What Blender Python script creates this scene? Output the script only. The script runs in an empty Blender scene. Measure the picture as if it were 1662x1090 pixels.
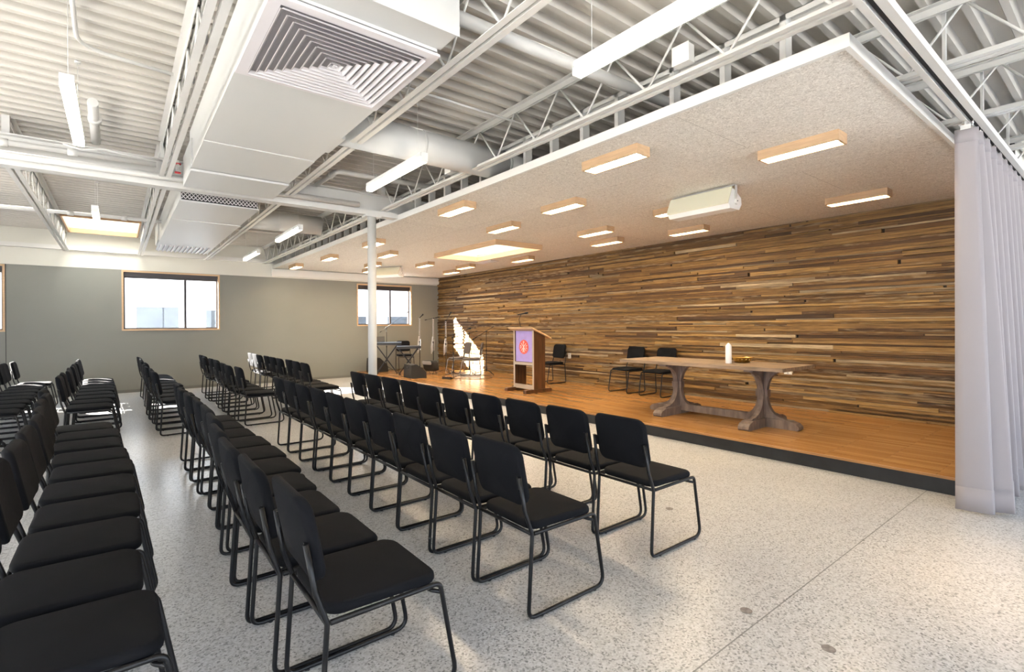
import bpy, math, random
from mathutils import Vector, Matrix
random.seed(7)
scn = bpy.context.scene
COL = scn.collection
PI = math.pi

# ------------------------------------------------------------------ camera
YAW, ROLL, FPX, CYPX, EYE = 0.6686, -0.0067, 810.7, 528.7, 1.5
cam_d = bpy.data.cameras.new('camera')
cam = bpy.data.objects.new('camera', cam_d)
COL.objects.link(cam)
cam_d.sensor_fit = 'HORIZONTAL'
cam_d.sensor_width = 36.0
cam_d.lens = 36.0 * FPX / 1662.0
cam_d.shift_y = -(545.0 - CYPX) / 1662.0
cam_d.clip_start = 0.05
cam_d.clip_end = 200
fwd = Vector((math.sin(YAW), math.cos(YAW), 0))
r0 = Vector((math.cos(YAW), -math.sin(YAW), 0))
up0 = Vector((0, 0, 1))
RT = r0 * math.cos(ROLL) + up0 * math.sin(ROLL)
UP = -r0 * math.sin(ROLL) + up0 * math.cos(ROLL)
m = Matrix.Identity(4)
for i in range(3):
    m[i][0] = RT[i]; m[i][1] = UP[i]; m[i][2] = -fwd[i]
m[2][3] = EYE
cam.matrix_world = m
scn.camera = cam

def in_frame(p, pad=0):
    d = Vector(p) - Vector((0, 0, EYE))
    w = d.dot(fwd)
    if w < 0.2: return False
    x = 831 + FPX * d.dot(RT) / w; y = CYPX - FPX * d.dot(UP) / w
    return -pad < x < 1662 + pad and -pad < y < 1090 + pad

# ------------------------------------------------------------------ exposure and light
scn.view_settings.view_transform = 'Standard'
scn.view_settings.look = 'None'
scn.view_settings.gamma = 1.0
scn.view_settings.exposure = 1.45
scn.view_settings.use_curve_mapping = False
scn.cycles.use_denoising = True
scn.cycles.max_bounces = 8
scn.cycles.diffuse_bounces = 5
scn.cycles.sample_clamp_indirect = 8.0

world = bpy.data.worlds.new('sky')
scn.world = world
world.use_nodes = True
wn = world.node_tree.nodes; wl = world.node_tree.links
wn.clear()
wo = wn.new('ShaderNodeOutputWorld'); wb = wn.new('ShaderNodeBackground')
tc = wn.new('ShaderNodeTexCoord'); sx = wn.new('ShaderNodeSeparateXYZ'); cr = wn.new('ShaderNodeValToRGB')
wl.new(tc.outputs['Generated'], sx.inputs[0]); wl.new(sx.outputs['Z'], cr.inputs[0])
cr.color_ramp.elements[0].position = 0.0; cr.color_ramp.elements[0].color = (0.86, 0.93, 1.0, 1)
cr.color_ramp.elements[1].position = 0.8; cr.color_ramp.elements[1].color = (0.62, 0.78, 1.0, 1)
wl.new(cr.outputs[0], wb.inputs[0]); wb.inputs[1].default_value = 2.6
wl.new(wb.outputs[0], wo.inputs[0])

sun_d = bpy.data.lights.new('sun', 'SUN'); sun = bpy.data.objects.new('sun', sun_d); COL.objects.link(sun)
sun_d.energy = 48.0; sun_d.angle = 0.009; sun_d.color = (1.0, 0.93, 0.82)
sun.rotation_euler = Vector((1, -1.02, -0.76)).to_track_quat('-Z', 'Y').to_euler()
sun.location = (-8, 24, 16)

def portal(name, loc, rot, sx_, sy_):
    l = bpy.data.lights.new(name, 'AREA'); l.shape = 'RECTANGLE'; l.size = sx_; l.size_y = sy_
    l.cycles.is_portal = True
    o = bpy.data.objects.new(name, l); COL.objects.link(o); o.location = loc; o.rotation_euler = rot
    return o
portal('portal_back', (3, -5.2, 1.75), (PI/2, 0, 0), 17.4, 2.9)       # looks to +Y
portal('portal_right', (12.2, -2.2, 1.75), (PI/2, 0, PI/2), 5.2, 2.9)  # looks to -X
portal('portal_left', (-6.2, 3.5, 2.1), (PI/2, 0, -PI/2), 14.0, 2.0)

# ------------------------------------------------------------------ materials
MATS = {}
def mat(name, col, rough=0.5, metal=0.0, emit=None, es=0.0, noise=None, spec=0.5, bump=None, sheen=0.0):
    """noise=(scale, amount, (sx,sy,sz)): mottles the base colour; bump=(scale, strength)"""
    if name in MATS: return MATS[name]
    M = bpy.data.materials.new(name); M.use_nodes = True
    n = M.node_tree.nodes; l = M.node_tree.links
    b = n['Principled BSDF']
    b.inputs['Base Color'].default_value = (*col, 1)
    b.inputs['Roughness'].default_value = rough
    b.inputs['Metallic'].default_value = metal
    b.inputs['Specular IOR Level'].default_value = spec
    if sheen: b.inputs['Sheen Weight'].default_value = sheen
    if emit:
        b.inputs['Emission Color'].default_value = (*emit, 1); b.inputs['Emission Strength'].default_value = es
    if noise or bump:
        t = n.new('ShaderNodeTexCoord'); mp = n.new('ShaderNodeMapping')
        l.new(t.outputs['Object'], mp.inputs[0])
        if noise and len(noise) > 2: mp.inputs['Scale'].default_value = noise[2]
    if noise:
        nz = n.new('ShaderNodeTexNoise'); nz.inputs['Scale'].default_value = noise[0]; nz.inputs['Detail'].default_value = 6
        l.new(mp.outputs[0], nz.inputs['Vector'])
        r = n.new('ShaderNodeValToRGB')
        a = noise[1]
        r.color_ramp.elements[0].position = 0.3; r.color_ramp.elements[1].position = 0.7
        r.color_ramp.elements[0].color = (*[c*(1-a) for c in col], 1)
        r.color_ramp.elements[1].color = (*[min(1, c*(1+a)) for c in col], 1)
        l.new(nz.outputs[0], r.inputs[0]); l.new(r.outputs[0], b.inputs['Base Color'])
    if bump:
        nb = n.new('ShaderNodeTexNoise'); nb.inputs['Scale'].default_value = bump[0]; nb.inputs['Detail'].default_value = 3
        l.new(t.outputs['Object'], nb.inputs['Vector'])
        bp = n.new('ShaderNodeBump'); bp.inputs['Strength'].default_value = bump[1]; bp.inputs['Distance'].default_value = 0.01
        l.new(nb.outputs[0], bp.inputs['Height']); l.new(bp.outputs[0], b.inputs['Normal'])
    MATS[name] = M
    return M

white_steel = mat('white painted steel', (0.60, 0.592, 0.57), 0.45, noise=(3, 0.04))
white_deck = mat('white painted deck', (0.50, 0.475, 0.43), 0.55, noise=(2, 0.06))
white_duct = mat('white painted duct', (0.56, 0.56, 0.545), 0.4)
white_trim = mat('white trim', (0.70, 0.69, 0.66), 0.45)
white_paint = mat('off white wall paint', (0.66, 0.645, 0.58), 0.7)
grey_paint = mat('warm grey wall paint', (0.225, 0.226, 0.205), 0.65, noise=(0.6, 0.05))
grille_grey = mat('grille enamel', (0.66, 0.63, 0.64), 0.4)
dark_void = mat('dark duct interior', (0.03, 0.03, 0.03), 0.8)
fabric = mat('black chair fabric', (0.0045, 0.0048, 0.0065), 0.9, spec=0.2, bump=(900, 0.25))
chair_metal = mat('black powder coated tube', (0.006, 0.006, 0.007), 0.35, spec=0.35)
tan_fabric = mat('brown grey chair fabric', (0.10, 0.082, 0.075), 0.9, bump=(900, 0.2))
chrome = mat('chrome', (0.75, 0.75, 0.75), 0.15, 1.0)
black_plastic = mat('black plastic', (0.015, 0.015, 0.017), 0.45)
black_metal = mat('black metal', (0.02, 0.02, 0.022), 0.35, 0.6)
speaker_black = mat('black speaker carpet', (0.02, 0.019, 0.018), 0.8, bump=(600, 0.3))
speaker_white = mat('white speaker cloth', (0.66, 0.64, 0.50), 0.7)
brass = mat('brass', (0.72, 0.47, 0.14), 0.28, 1.0, noise=(30, 0.15))
wax = mat('white candle wax', (0.88, 0.86, 0.86), 0.45)
key_white = mat('ivory keys', (0.8, 0.8, 0.78), 0.3)
key_black = mat('key black', (0.01, 0.01, 0.01), 0.25)
stage_black = mat('black painted skirt', (0.016, 0.017, 0.02), 0.42, noise=(6, 0.35))
frame_dark = mat('dark bronze window frame', (0.03, 0.026, 0.03), 0.4)
light_pine = mat('light pine', (0.60, 0.40, 0.235), 0.5, noise=(3, 0.12, (1, 1, 14)))
lamp_wood = mat('lamp box wood', (0.50, 0.33, 0.19), 0.5, noise=(4, 0.12, (3, 1, 12)))
lectern_wood = mat('lectern walnut', (0.085, 0.036, 0.014), 0.4, noise=(2.2, 0.55, (9, 9, 1)))
lectern_top_wood = mat('lectern oak', (0.50, 0.33, 0.17), 0.4, noise=(3, 0.2, (10, 1, 1)))
lectern_edge = mat('lectern pale edging', (0.46, 0.38, 0.30), 0.4)
table_wood = mat('weathered table oak', (0.25, 0.175, 0.115), 0.6, noise=(3.0, 0.35, (9, 1, 6)), bump=(60, 0.15))
table_leg_wood = mat('weathered pedestal oak', (0.17, 0.125, 0.10), 0.65, noise=(4, 0.35, (5, 5, 1)), bump=(60, 0.15))
emblem_red = mat('emblem red', (0.75, 0.10, 0.07), 0.5)
emblem_white = mat('emblem white', (0.9, 0.82, 0.78), 0.5)
banner_cloth = mat('lavender cloth', (0.42, 0.33, 0.72), 0.7, noise=(6, 0.08))
cable_black = mat('cable rubber', (0.02, 0.02, 0.02), 0.5)
cable_white = mat('white wrap cable', (0.75, 0.75, 0.78), 0.5)
plastic_white = mat('white plastic', (0.82, 0.82, 0.80), 0.4)
red_valve = mat('red valve', (0.6, 0.05, 0.06), 0.4)
facade_white = mat('bright stucco', (0.85, 0.85, 0.84), 0.8)
facade_glass = mat('facade glass', (0.035, 0.045, 0.055), 0.5, noise=(3, 0.5))
concrete_out = mat('outdoor concrete', (0.55, 0.54, 0.52), 0.9)
lens_linear = mat('lit linear lens', (0.9, 0.9, 0.88), 0.4, emit=(1.0, 0.84, 0.62), es=8.0)
lens_box = mat('lit box lens', (0.9, 0.85, 0.7), 0.4, emit=(1.0, 0.82, 0.56), es=34.0)
spot_lens = mat('lit spot lens', (0.9, 0.85, 0.7), 0.4, emit=(1.0, 0.8, 0.55), es=12.0)
stage_edge_mat = mat('stage nosing oak', (0.38, 0.19, 0.07), 0.35, noise=(3, 0.2, (8, 1, 8)))

def nodes_of(name):
    M = bpy.data.materials.new(name); M.use_nodes = True
    n = M.node_tree.nodes; l = M.node_tree.links
    return M, n, l, n['Principled BSDF']

def make_floor_mat():
    M, n, l, b = nodes_of('ground terrazzo concrete')
    t = n.new('ShaderNodeTexCoord')
    v = n.new('ShaderNodeTexVoronoi'); v.inputs['Scale'].default_value = 115; v.inputs['Randomness'].default_value = 1.0
    l.new(t.outputs['Object'], v.inputs['Vector'])
    r1 = n.new('ShaderNodeValToRGB')
    sep = n.new('ShaderNodeSeparateColor'); l.new(v.outputs['Color'], sep.inputs[0]); l.new(sep.outputs[0], r1.inputs[0])
    e = r1.color_ramp.elements
    e[0].position = 0.0; e[0].color = (0.19, 0.19, 0.19, 1)
    e[1].position = 1.0; e[1].color = (0.62, 0.62, 0.63, 1)
    e2 = r1.color_ramp.elements.new(0.22); e2.color = (0.43, 0.43, 0.43, 1)
    e3 = r1.color_ramp.elements.new(0.6); e3.color = (0.54, 0.54, 0.54, 1)
    big = n.new('ShaderNodeTexNoise'); big.inputs['Scale'].default_value = 0.9; big.inputs['Detail'].default_value = 2
    l.new(t.outputs['Object'], big.inputs['Vector'])
    r2 = n.new('ShaderNodeValToRGB'); l.new(big.outputs[0], r2.inputs[0])
    r2.color_ramp.elements[0].position = 0.32; r2.color_ramp.elements[0].color = (0.90, 0.90, 0.915, 1)
    r2.color_ramp.elements[1].position = 0.68; r2.color_ramp.elements[1].color = (1.0, 0.99, 0.97, 1)
    mx = n.new('ShaderNodeMix'); mx.data_type = 'RGBA'; mx.blend_type = 'MULTIPLY'; mx.inputs[0].default_value = 1
    l.new(r1.outputs[0], mx.inputs[6]); l.new(r2.outputs[0], mx.inputs[7])
    # saw-cut joints
    sp = n.new('ShaderNodeSeparateXYZ'); l.new(t.outputs['Object'], sp.inputs[0])
    last = mx.outputs[2]
    def joint(axis, period, off, width, dark):
        nonlocal last
        a = n.new('ShaderNodeMath'); a.operation = 'ADD'; l.new(sp.outputs[axis], a.inputs[0]); a.inputs[1].default_value = 100*period - off + period/2
        mo = n.new('ShaderNodeMath'); mo.operation = 'MODULO'; l.new(a.outputs[0], mo.inputs[0]); mo.inputs[1].default_value = period
        s = n.new('ShaderNodeMath'); s.operation = 'SUBTRACT'; l.new(mo.outputs[0], s.inputs[0]); s.inputs[1].default_value = period/2
        ab = n.new('ShaderNodeMath'); ab.operation = 'ABSOLUTE'; l.new(s.outputs[0], ab.inputs[0])
        lt = n.new('ShaderNodeMath'); lt.operation = 'LESS_THAN'; l.new(ab.outputs[0], lt.inputs[0]); lt.inputs[1].default_value = width
        mu = n.new('ShaderNodeMath'); mu.operation = 'MULTIPLY'; l.new(lt.outputs[0], mu.inputs[0]); mu.inputs[1].default_value = dark
        q = n.new('ShaderNodeMix'); q.data_type = 'RGBA'; l.new(mu.outputs[0], q.inputs[0]); l.new(last, q.inputs[6]); q.inputs[7].default_value = (0.10, 0.10, 0.10, 1)
        last = q.outputs[2]
    joint('Y', 3.6, 1.215, 0.0035, 0.75)
    joint('X', 3.6, 3.02, 0.002, 0.35)
    l.new(last, b.inputs['Base Color'])
    rr = n.new('ShaderNodeMapRange'); l.new(big.outputs[0], rr.inputs[0]); rr.inputs[3].default_value = 0.275; rr.inputs[4].default_value = 0.285
    l.new(rr.outputs[0], b.inputs['Roughness'])
    b.inputs['Specular IOR Level'].default_value = 0.65
    return M
floor_mat = make_floor_mat()

def make_stage_mat():
    M, n, l, b = nodes_of('oak strip stage floor')
    t = n.new('ShaderNodeTexCoord'); mp = n.new('ShaderNodeMapping'); l.new(t.outputs['Object'], mp.inputs[0])
    mp.inputs['Rotation'].default_value = (0, 0, PI/2)
    br = n.new('ShaderNodeTexBrick'); l.new(mp.outputs[0], br.inputs['Vector'])
    br.inputs['Scale'].default_value = 1.0; br.inputs['Brick Width'].default_value = 0.9; br.inputs['Row Height'].default_value = 0.062
    br.inputs['Mortar Size'].default_value = 0.0012; br.inputs['Mortar Smooth'].default_value = 0.2
    br.inputs['Color1'].default_value = (0.36, 0.165, 0.048, 1); br.inputs['Color2'].default_value = (0.47, 0.245, 0.085, 1)
    br.inputs['Mortar'].default_value = (0.14, 0.06, 0.02, 1)
    nz = n.new('ShaderNodeTexNoise'); nz.inputs['Scale'].default_value = 3
    m2 = n.new('ShaderNodeMapping'); l.new(t.outputs['Object'], m2.inputs[0]); m2.inputs['Scale'].default_value = (30, 1, 1)
    l.new(m2.outputs[0], nz.inputs['Vector'])
    r = n.new('ShaderNodeValToRGB'); l.new(nz.outputs[0], r.inputs[0])
    r.color_ramp.elements[0].position = .3; r.color_ramp.elements[0].color = (.78, .76, .72, 1); r.color_ramp.elements[1].position = .7; r.color_ramp.elements[1].color = (1, 1, 1, 1)
    mx = n.new('ShaderNodeMix'); mx.data_type = 'RGBA'; mx.blend_type = 'MULTIPLY'; mx.inputs[0].default_value = 1
    l.new(br.outputs[0], mx.inputs[6]); l.new(r.outputs[0], mx.inputs[7]); l.new(mx.outputs[2], b.inputs['Base Color'])
    b.inputs['Roughness'].default_value = 0.24
    return M
stage_mat = make_stage_mat()

def make_board_mat():
    M, n, l, b = nodes_of('reclaimed barn boards')
    t = n.new('ShaderNodeTexCoord'); at = n.new('ShaderNodeAttribute'); at.attribute_name = 'board'
    sp = n.new('ShaderNodeSeparateColor'); l.new(at.outputs['Color'], sp.inputs[0])
    r = n.new('ShaderNodeValToRGB'); l.new(sp.outputs[0], r.inputs[0])
    els = [(0.0, (0.055, 0.026, 0.009)), (0.22, (0.14, 0.072, 0.020)), (0.45, (0.21, 0.120, 0.036)), (0.62, (0.30, 0.18, 0.058)),
           (0.78, (0.40, 0.26, 0.092)), (0.90, (0.22, 0.165, 0.10)), (1.0, (0.53, 0.43, 0.28))]
    cr_ = r.color_ramp
    cr_.elements[0].position = els[0][0]; cr_.elements[0].color = (*els[0][1], 1)
    cr_.elements[1].position = els[-1][0]; cr_.elements[1].color = (*els[-1][1], 1)
    for p, c in els[1:-1]:
        e = cr_.elements.new(p); e.color = (*c, 1)
    # grain: long along Y, shifted per board
    mp = n.new('ShaderNodeMapping'); mp.inputs['Scale'].default_value = (4, 1.6, 42); l.new(t.outputs['Object'], mp.inputs[0])
    cb = n.new('ShaderNodeVectorMath'); cb.operation = 'MULTIPLY_ADD'; l.new(at.outputs['Color'], cb.inputs[0]); cb.inputs[1].default_value = (37, 53, 71); l.new(mp.outputs[0], cb.inputs[2])
    nz = n.new('ShaderNodeTexNoise'); nz.inputs['Scale'].default_value = 1.6; nz.inputs['Detail'].default_value = 8; nz.inputs['Roughness'].default_value = .65
    l.new(cb.outputs[0], nz.inputs['Vector'])
    g = n.new('ShaderNodeValToRGB'); l.new(nz.outputs[0], g.inputs[0])
    g.color_ramp.elements[0].position = .34; g.color_ramp.elements[0].color = (.40, .36, .32, 1)
    g.color_ramp.elements[1].position = .66; g.color_ramp.elements[1].color = (1.35, 1.3, 1.2, 1)
    mx = n.new('ShaderNodeMix'); mx.data_type = 'RGBA'; mx.blend_type = 'MULTIPLY'; mx.inputs[0].default_value = 1
    l.new(r.outputs[0], mx.inputs[6]); l.new(g.outputs[0], mx.inputs[7])
    # pale worn streaks on some boards
    n2 = n.new('ShaderNodeTexNoise'); n2.inputs['Scale'].default_value = 4.5; n2.inputs['Detail'].default_value = 9
    m3 = n.new('ShaderNodeMapping'); m3.inputs['Scale'].default_value = (2, 1.0, 9); l.new(t.outputs['Object'], m3.inputs[0]); l.new(m3.outputs[0], n2.inputs['Vector'])
    ws = n.new('ShaderNodeMath'); ws.operation = 'MULTIPLY'; l.new(n2.outputs[0], ws.inputs[0]); l.new(sp.outputs[1], ws.inputs[1])
    wr = n.new('ShaderNodeValToRGB'); l.new(ws.outputs[0], wr.inputs[0]); wr.color_ramp.elements[0].position = .42; wr.color_ramp.elements[1].position = .60
    wr.color_ramp.elements[0].color = (0, 0, 0, 1); wr.color_ramp.elements[1].color = (.6, .6, .6, 1)
    mw = n.new('ShaderNodeMix'); mw.data_type = 'RGBA'; l.new(wr.outputs[0], mw.inputs[0]); l.new(mx.outputs[2], mw.inputs[6]); mw.inputs[7].default_value = (.42, .32, .19, 1)
    l.new(mw.outputs[2], b.inputs['Base Color'])
    b.inputs['Roughness'].default_value = 0.6
    bp = n.new('ShaderNodeBump'); bp.inputs['Strength'].default_value = .35; bp.inputs['Distance'].default_value = .01
    l.new(nz.outputs[0], bp.inputs['Height']); l.new(bp.outputs[0], b.inputs['Normal'])
    return M
board_mat = make_board_mat()

def make_acoustic_mat():
    M, n, l, b = nodes_of('wood wool acoustic board')
    t = n.new('ShaderNodeTexCoord')
    nz = n.new('ShaderNodeTexNoise'); nz.inputs['Scale'].default_value = 42; nz.inputs['Detail'].default_value = 6; nz.inputs['Roughness'].default_value = .8; nz.inputs['Distortion'].default_value = 1.5
    l.new(t.outputs['Object'], nz.inputs['Vector'])
    r = n.new('ShaderNodeValToRGB'); l.new(nz.outputs[0], r.inputs[0])
    r.color_ramp.elements[0].position = .36; r.color_ramp.elements[0].color = (.47, .425, .37, 1)
    r.color_ramp.elements[1].position = .60; r.color_ramp.elements[1].color = (.90, .86, .80, 1)
    br = n.new('ShaderNodeTexBrick'); mp = n.new('ShaderNodeMapping'); mp.inputs['Rotation'].default_value = (0, 0, PI/2); l.new(t.outputs['Object'], mp.inputs[0]); l.new(mp.outputs[0], br.inputs['Vector'])
    br.inputs['Scale'].default_value = 1; br.inputs['Brick Width'].default_value = 2.4; br.inputs['Row Height'].default_value = 1.2; br.inputs['Mortar Size'].default_value = .002
    br.inputs['Color1'].default_value = (1, 1, 1, 1); br.inputs['Color2'].default_value = (.95, .95, .95, 1); br.inputs['Mortar'].default_value = (.5, .47, .44, 1)
    mx = n.new('ShaderNodeMix'); mx.data_type = 'RGBA'; mx.blend_type = 'MULTIPLY'; mx.inputs[0].default_value = 1
    l.new(r.outputs[0], mx.inputs[6]); l.new(br.outputs[0], mx.inputs[7]); l.new(mx.outputs[2], b.inputs['Base Color'])
    b.inputs['Roughness'].default_value = .9
    bp = n.new('ShaderNodeBump'); bp.inputs['Strength'].default_value = .5; bp.inputs['Distance'].default_value = .01
    l.new(nz.outputs[0], bp.inputs['Height']); l.new(bp.outputs[0], b.inputs['Normal'])
    return M
acoustic_mat = make_acoustic_mat()

def make_curtain_mat():
    M, n, l, b = nodes_of('grey lilac curtain cloth')
    b.inputs['Base Color'].default_value = (.40, .365, .375, 1); b.inputs['Roughness'].default_value = .7
    b.inputs['Sheen Weight'].default_value = .2
    out = n['Material Output']; tr = n.new('ShaderNodeBsdfTranslucent'); tr.inputs[0].default_value = (.40, .39, .43, 1)
    ms = n.new('ShaderNodeMixShader'); ms.inputs[0].default_value = .25
    l.new(b.outputs[0], ms.inputs[1]); l.new(tr.outputs[0], ms.inputs[2]); l.new(ms.outputs[0], out.inputs[0])
    return M
curtain_mat = make_curtain_mat()

def make_glass(name, tint=(1, 1, 1), fac=.06):
    M = bpy.data.materials.new(name); M.use_nodes = True; n = M.node_tree.nodes; l = M.node_tree.links
    n.clear(); out = n.new('ShaderNodeOutputMaterial'); tr = n.new('ShaderNodeBsdfTransparent'); tr.inputs[0].default_value = (*tint, 1)
    gl = n.new('ShaderNodeBsdfGlossy'); gl.inputs['Roughness'].default_value = .02
    ms = n.new('ShaderNodeMixShader'); ms.inputs[0].default_value = fac
    l.new(tr.outputs[0], ms.inputs[1]); l.new(gl.outputs[0], ms.inputs[2]); l.new(ms.outputs[0], out.inputs[0])
    return M
glass = make_glass('window glass', (.97, .98, 1.0))
def make_acrylic():
    M = bpy.data.materials.new('milky skylight acrylic'); M.use_nodes = True; n = M.node_tree.nodes; l = M.node_tree.links
    n.clear(); out = n.new('ShaderNodeOutputMaterial'); tr = n.new('ShaderNodeBsdfTranslucent'); tr.inputs[0].default_value = (.62, .62, .60, 1)
    tp = n.new('ShaderNodeBsdfTransparent'); tp.inputs[0].default_value = (.9, .9, .9, 1)
    ms = n.new('ShaderNodeMixShader'); ms.inputs[0].default_value = .12
    l.new(tr.outputs[0], ms.inputs[1]); l.new(tp.outputs[0], ms.inputs[2]); l.new(ms.outputs[0], out.inputs[0])
    return M
acrylic = make_acrylic()

# ------------------------------------------------------------------ mesh building
class MB:
    def __init__(s): s.v = []; s.f = []; s.mi = []; s.sm = []; s.mats = []; s.cur = 0; s.attr = None
    def use(s, m_):
        if m_ not in s.mats: s.mats.append(m_)
        s.cur = s.mats.index(m_); return s
    def _face(s, idx, smooth=False): s.f.append(idx); s.mi.append(s.cur); s.sm.append(smooth)
    def box(s, x0, x1, y0, y1, z0, z1):
        return s.obox(Vector(((x0+x1)/2, (y0+y1)/2, (z0+z1)/2)), Vector(((x1-x0)/2, 0, 0)), Vector((0, (y1-y0)/2, 0)), Vector((0, 0, (z1-z0)/2)))
    def obox(s, c, a, b, d):
        k = len(s.v); c = Vector(c); a = Vector(a); b = Vector(b); d = Vector(d)
        for i in (-1, 1):
            for j in (-1, 1):
                for h in (-1, 1): s.v.append(c + a*i + b*j + d*h)
        for q in ((0, 1, 3, 2), (4, 6, 7, 5), (0, 4, 5, 1), (2, 3, 7, 6), (0, 2, 6, 4), (1, 5, 7, 3)):
            s._face([k+t for t in q])
        return s
    def beam(s, p0, p1, w, h, up=(0, 0, 1)):
        p0 = Vector(p0); p1 = Vector(p1); d = (p1-p0); L = d.length; d.normalize(); up = Vector(up)
        side = d.cross(up)
        if side.length < 1e-4: side = d.cross(Vector((1, 0, 0)))
        side.normalize(); u = side.cross(d).normalized()
        return s.obox((p0+p1)/2, d*L/2, side*w/2, u*h/2)
    def ring(s, pts): k = len(s.v); s.v.extend(pts); return list(range(k, k+len(pts)))
    def bridge(s, a, b, smooth=True):
        n = len(a)
        for i in range(n): s._face([a[i], a[(i+1) % n], b[(i+1) % n], b[i]], smooth)
    def tube(s, pts, r, n=8, closed=False, cap=True):
        pts = [Vector(p) for p in pts]; N = len(pts)
        rs = r if isinstance(r, (list, tuple)) else [r]*N
        tang = []
        for i in range(N):
            a = pts[i-1] if (i > 0 or closed) else pts[i]; b = pts[(i+1) % N] if (i < N-1 or closed) else pts[i]
            tt = (b-a); tang.append(tt.normalized() if tt.length > 1e-9 else Vector((0, 0, 1)))
        ref = Vector((0, 0, 1)) if abs(tang[0].z) < .9 else Vector((1, 0, 0))
        nrm = tang[0].cross(ref).normalized(); rings = []
        for i in range(N):
            if i:
                ax = tang[i-1].cross(tang[i])
                if ax.length > 1e-7:
                    ang = math.atan2(ax.length, tang[i-1].dot(tang[i])); nrm = Matrix.Rotation(ang, 3, ax.normalized()) @ nrm
            bn = tang[i].cross(nrm)
            rings.append(s.ring([pts[i] + (nrm*math.cos(2*PI*j/n) + bn*math.sin(2*PI*j/n))*rs[i] for j in range(n)]))
        for i in range(N-1): s.bridge(rings[i], rings[i+1])
        if closed: s.bridge(rings[-1], rings[0])
        elif cap: s._face(rings[0][::-1]); s._face(rings[-1])
        return s
    def cyl(s, p0, p1, r, n=12, r1=None): return s.tube([p0, p1], [r, r if r1 is None else r1], n)
    def lathe(s, prof, c=(0, 0, 0), n=24, mapf=None):
        c = Vector(c); rings = []
        for r, z in prof:
            pts = [Vector((r*math.cos(2*PI*j/n), r*math.sin(2*PI*j/n), z)) for j in range(n)]
            if mapf: pts = [mapf(p) for p in pts]
            rings.append(s.ring([c+p for p in pts]))
        for a, b in zip(rings, rings[1:]): s.bridge(a, b)
        s._face(rings[0][::-1]); s._face(rings[-1]); return s
    def prism(s, poly, f0, f1, smooth=False):
        """poly: 2d points; f0,f1 map (u,v)->3D for both caps"""
        a = s.ring([Vector(f0(*p)) for p in poly]); b = s.ring([Vector(f1(*p)) for p in poly])
        s.bridge(a, b, smooth); s._face(a[::-1]); s._face(b); return s
    def pad(s, w, d, t, rc, e, f):
        """rounded cushion: outline w x d with corner radius rc, edge radius e; f maps (u,v,t)->3D"""
        out = []
        for cx, cy, a0 in ((w/2-rc, d/2-rc, 0), (-w/2+rc, d/2-rc, 90), (-w/2+rc, -d/2+rc, 180), (w/2-rc, -d/2+rc, 270)):
            for k in range(6):
                a = math.radians(a0 + 90*k/5); out.append((cx, cy, math.cos(a), math.sin(a)))
        def outline(ins): return [(cx + (rc-ins)*ca, cy + (rc-ins)*sa) for cx, cy, ca, sa in out]
        lay = []
        for k in range(5):
            a = PI/2*k/4; lay.append((e*(1-math.sin(a)), -t/2 + e*(1-math.cos(a))))
        lay += [(i_, -z_) for i_, z_ in reversed(lay)]
        rings = [s.ring([Vector(f(u, v, tz)) for u, v in outline(ins)]) for ins, tz in lay]
        for a, b in zip(rings, rings[1:]): s.bridge(a, b)
        for sgn, rg, ins in ((-1, rings[0], lay[0][0]), (1, rings[-1], lay[-1][0])):
            prev = rg
            for sc in (.66, .33):
                nw = s.ring([Vector(f(u*sc, v*sc, sgn*(t/2 + (e*.25)*(1-sc)))) for u, v in outline(ins)])
                s.bridge(prev, nw); prev = nw
            c = s.ring([Vector(f(0, 0, sgn*(t/2 + e*.25)))])[0]
            for i in range(len(prev)): s._face([prev[i], prev[(i+1) % len(prev)], c], True)
        return s
    def grid(s, rows, smooth=True):
        R = [s.ring([Vector(p) for p in r]) for r in rows]
        for a, b in zip(R, R[1:]):
            for i in range(len(a)-1): s._face([a[i], a[i+1], b[i+1], b[i]], smooth)
        return s
    def build(s, name, m_=None, parent=None, fix=True):
        me = bpy.data.meshes.new(name)
        me.from_pydata([tuple(v) for v in s.v], [], s.f)
        if m_ is not None and not s.mats: s.mats = [m_]
        for q in s.mats: me.materials.append(q)
        for p, mi, sm in zip(me.polygons, s.mi, s.sm): p.material_index = mi; p.use_smooth = sm
        if fix:
            import bmesh
            bm = bmesh.new(); bm.from_mesh(me); bmesh.ops.recalc_face_normals(bm, faces=bm.faces); bm.to_mesh(me); bm.free()
        o = bpy.data.objects.new(name, me); COL.objects.link(o)
        if parent is not None: o.parent = parent
        return o

def fillet(pts, rads, k=5):
    pts = [Vector(p) for p in pts]; out = [pts[0]]
    if not isinstance(rads, (list, tuple)): rads = [rads]*(len(pts)-2)
    for i in range(1, len(pts)-1):
        a, p, b = pts[i-1], pts[i], pts[i+1]; r = rads[i-1]
        if r <= 0: out.append(p); continue
        d0 = (a-p).normalized(); d1 = (b-p).normalized()
        ang = math.acos(max(-1, min(1, d0.dot(d1)))); L = min(r/math.tan(ang/2), (a-p).length*.49, (b-p).length*.49)
        for j in range(k+1):
            t = j/k; out.append((p+d0*L)*(1-t)**2 + p*2*t*(1-t) + (p+d1*L)*t*t)
    out.append(pts[-1]); return out

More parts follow.
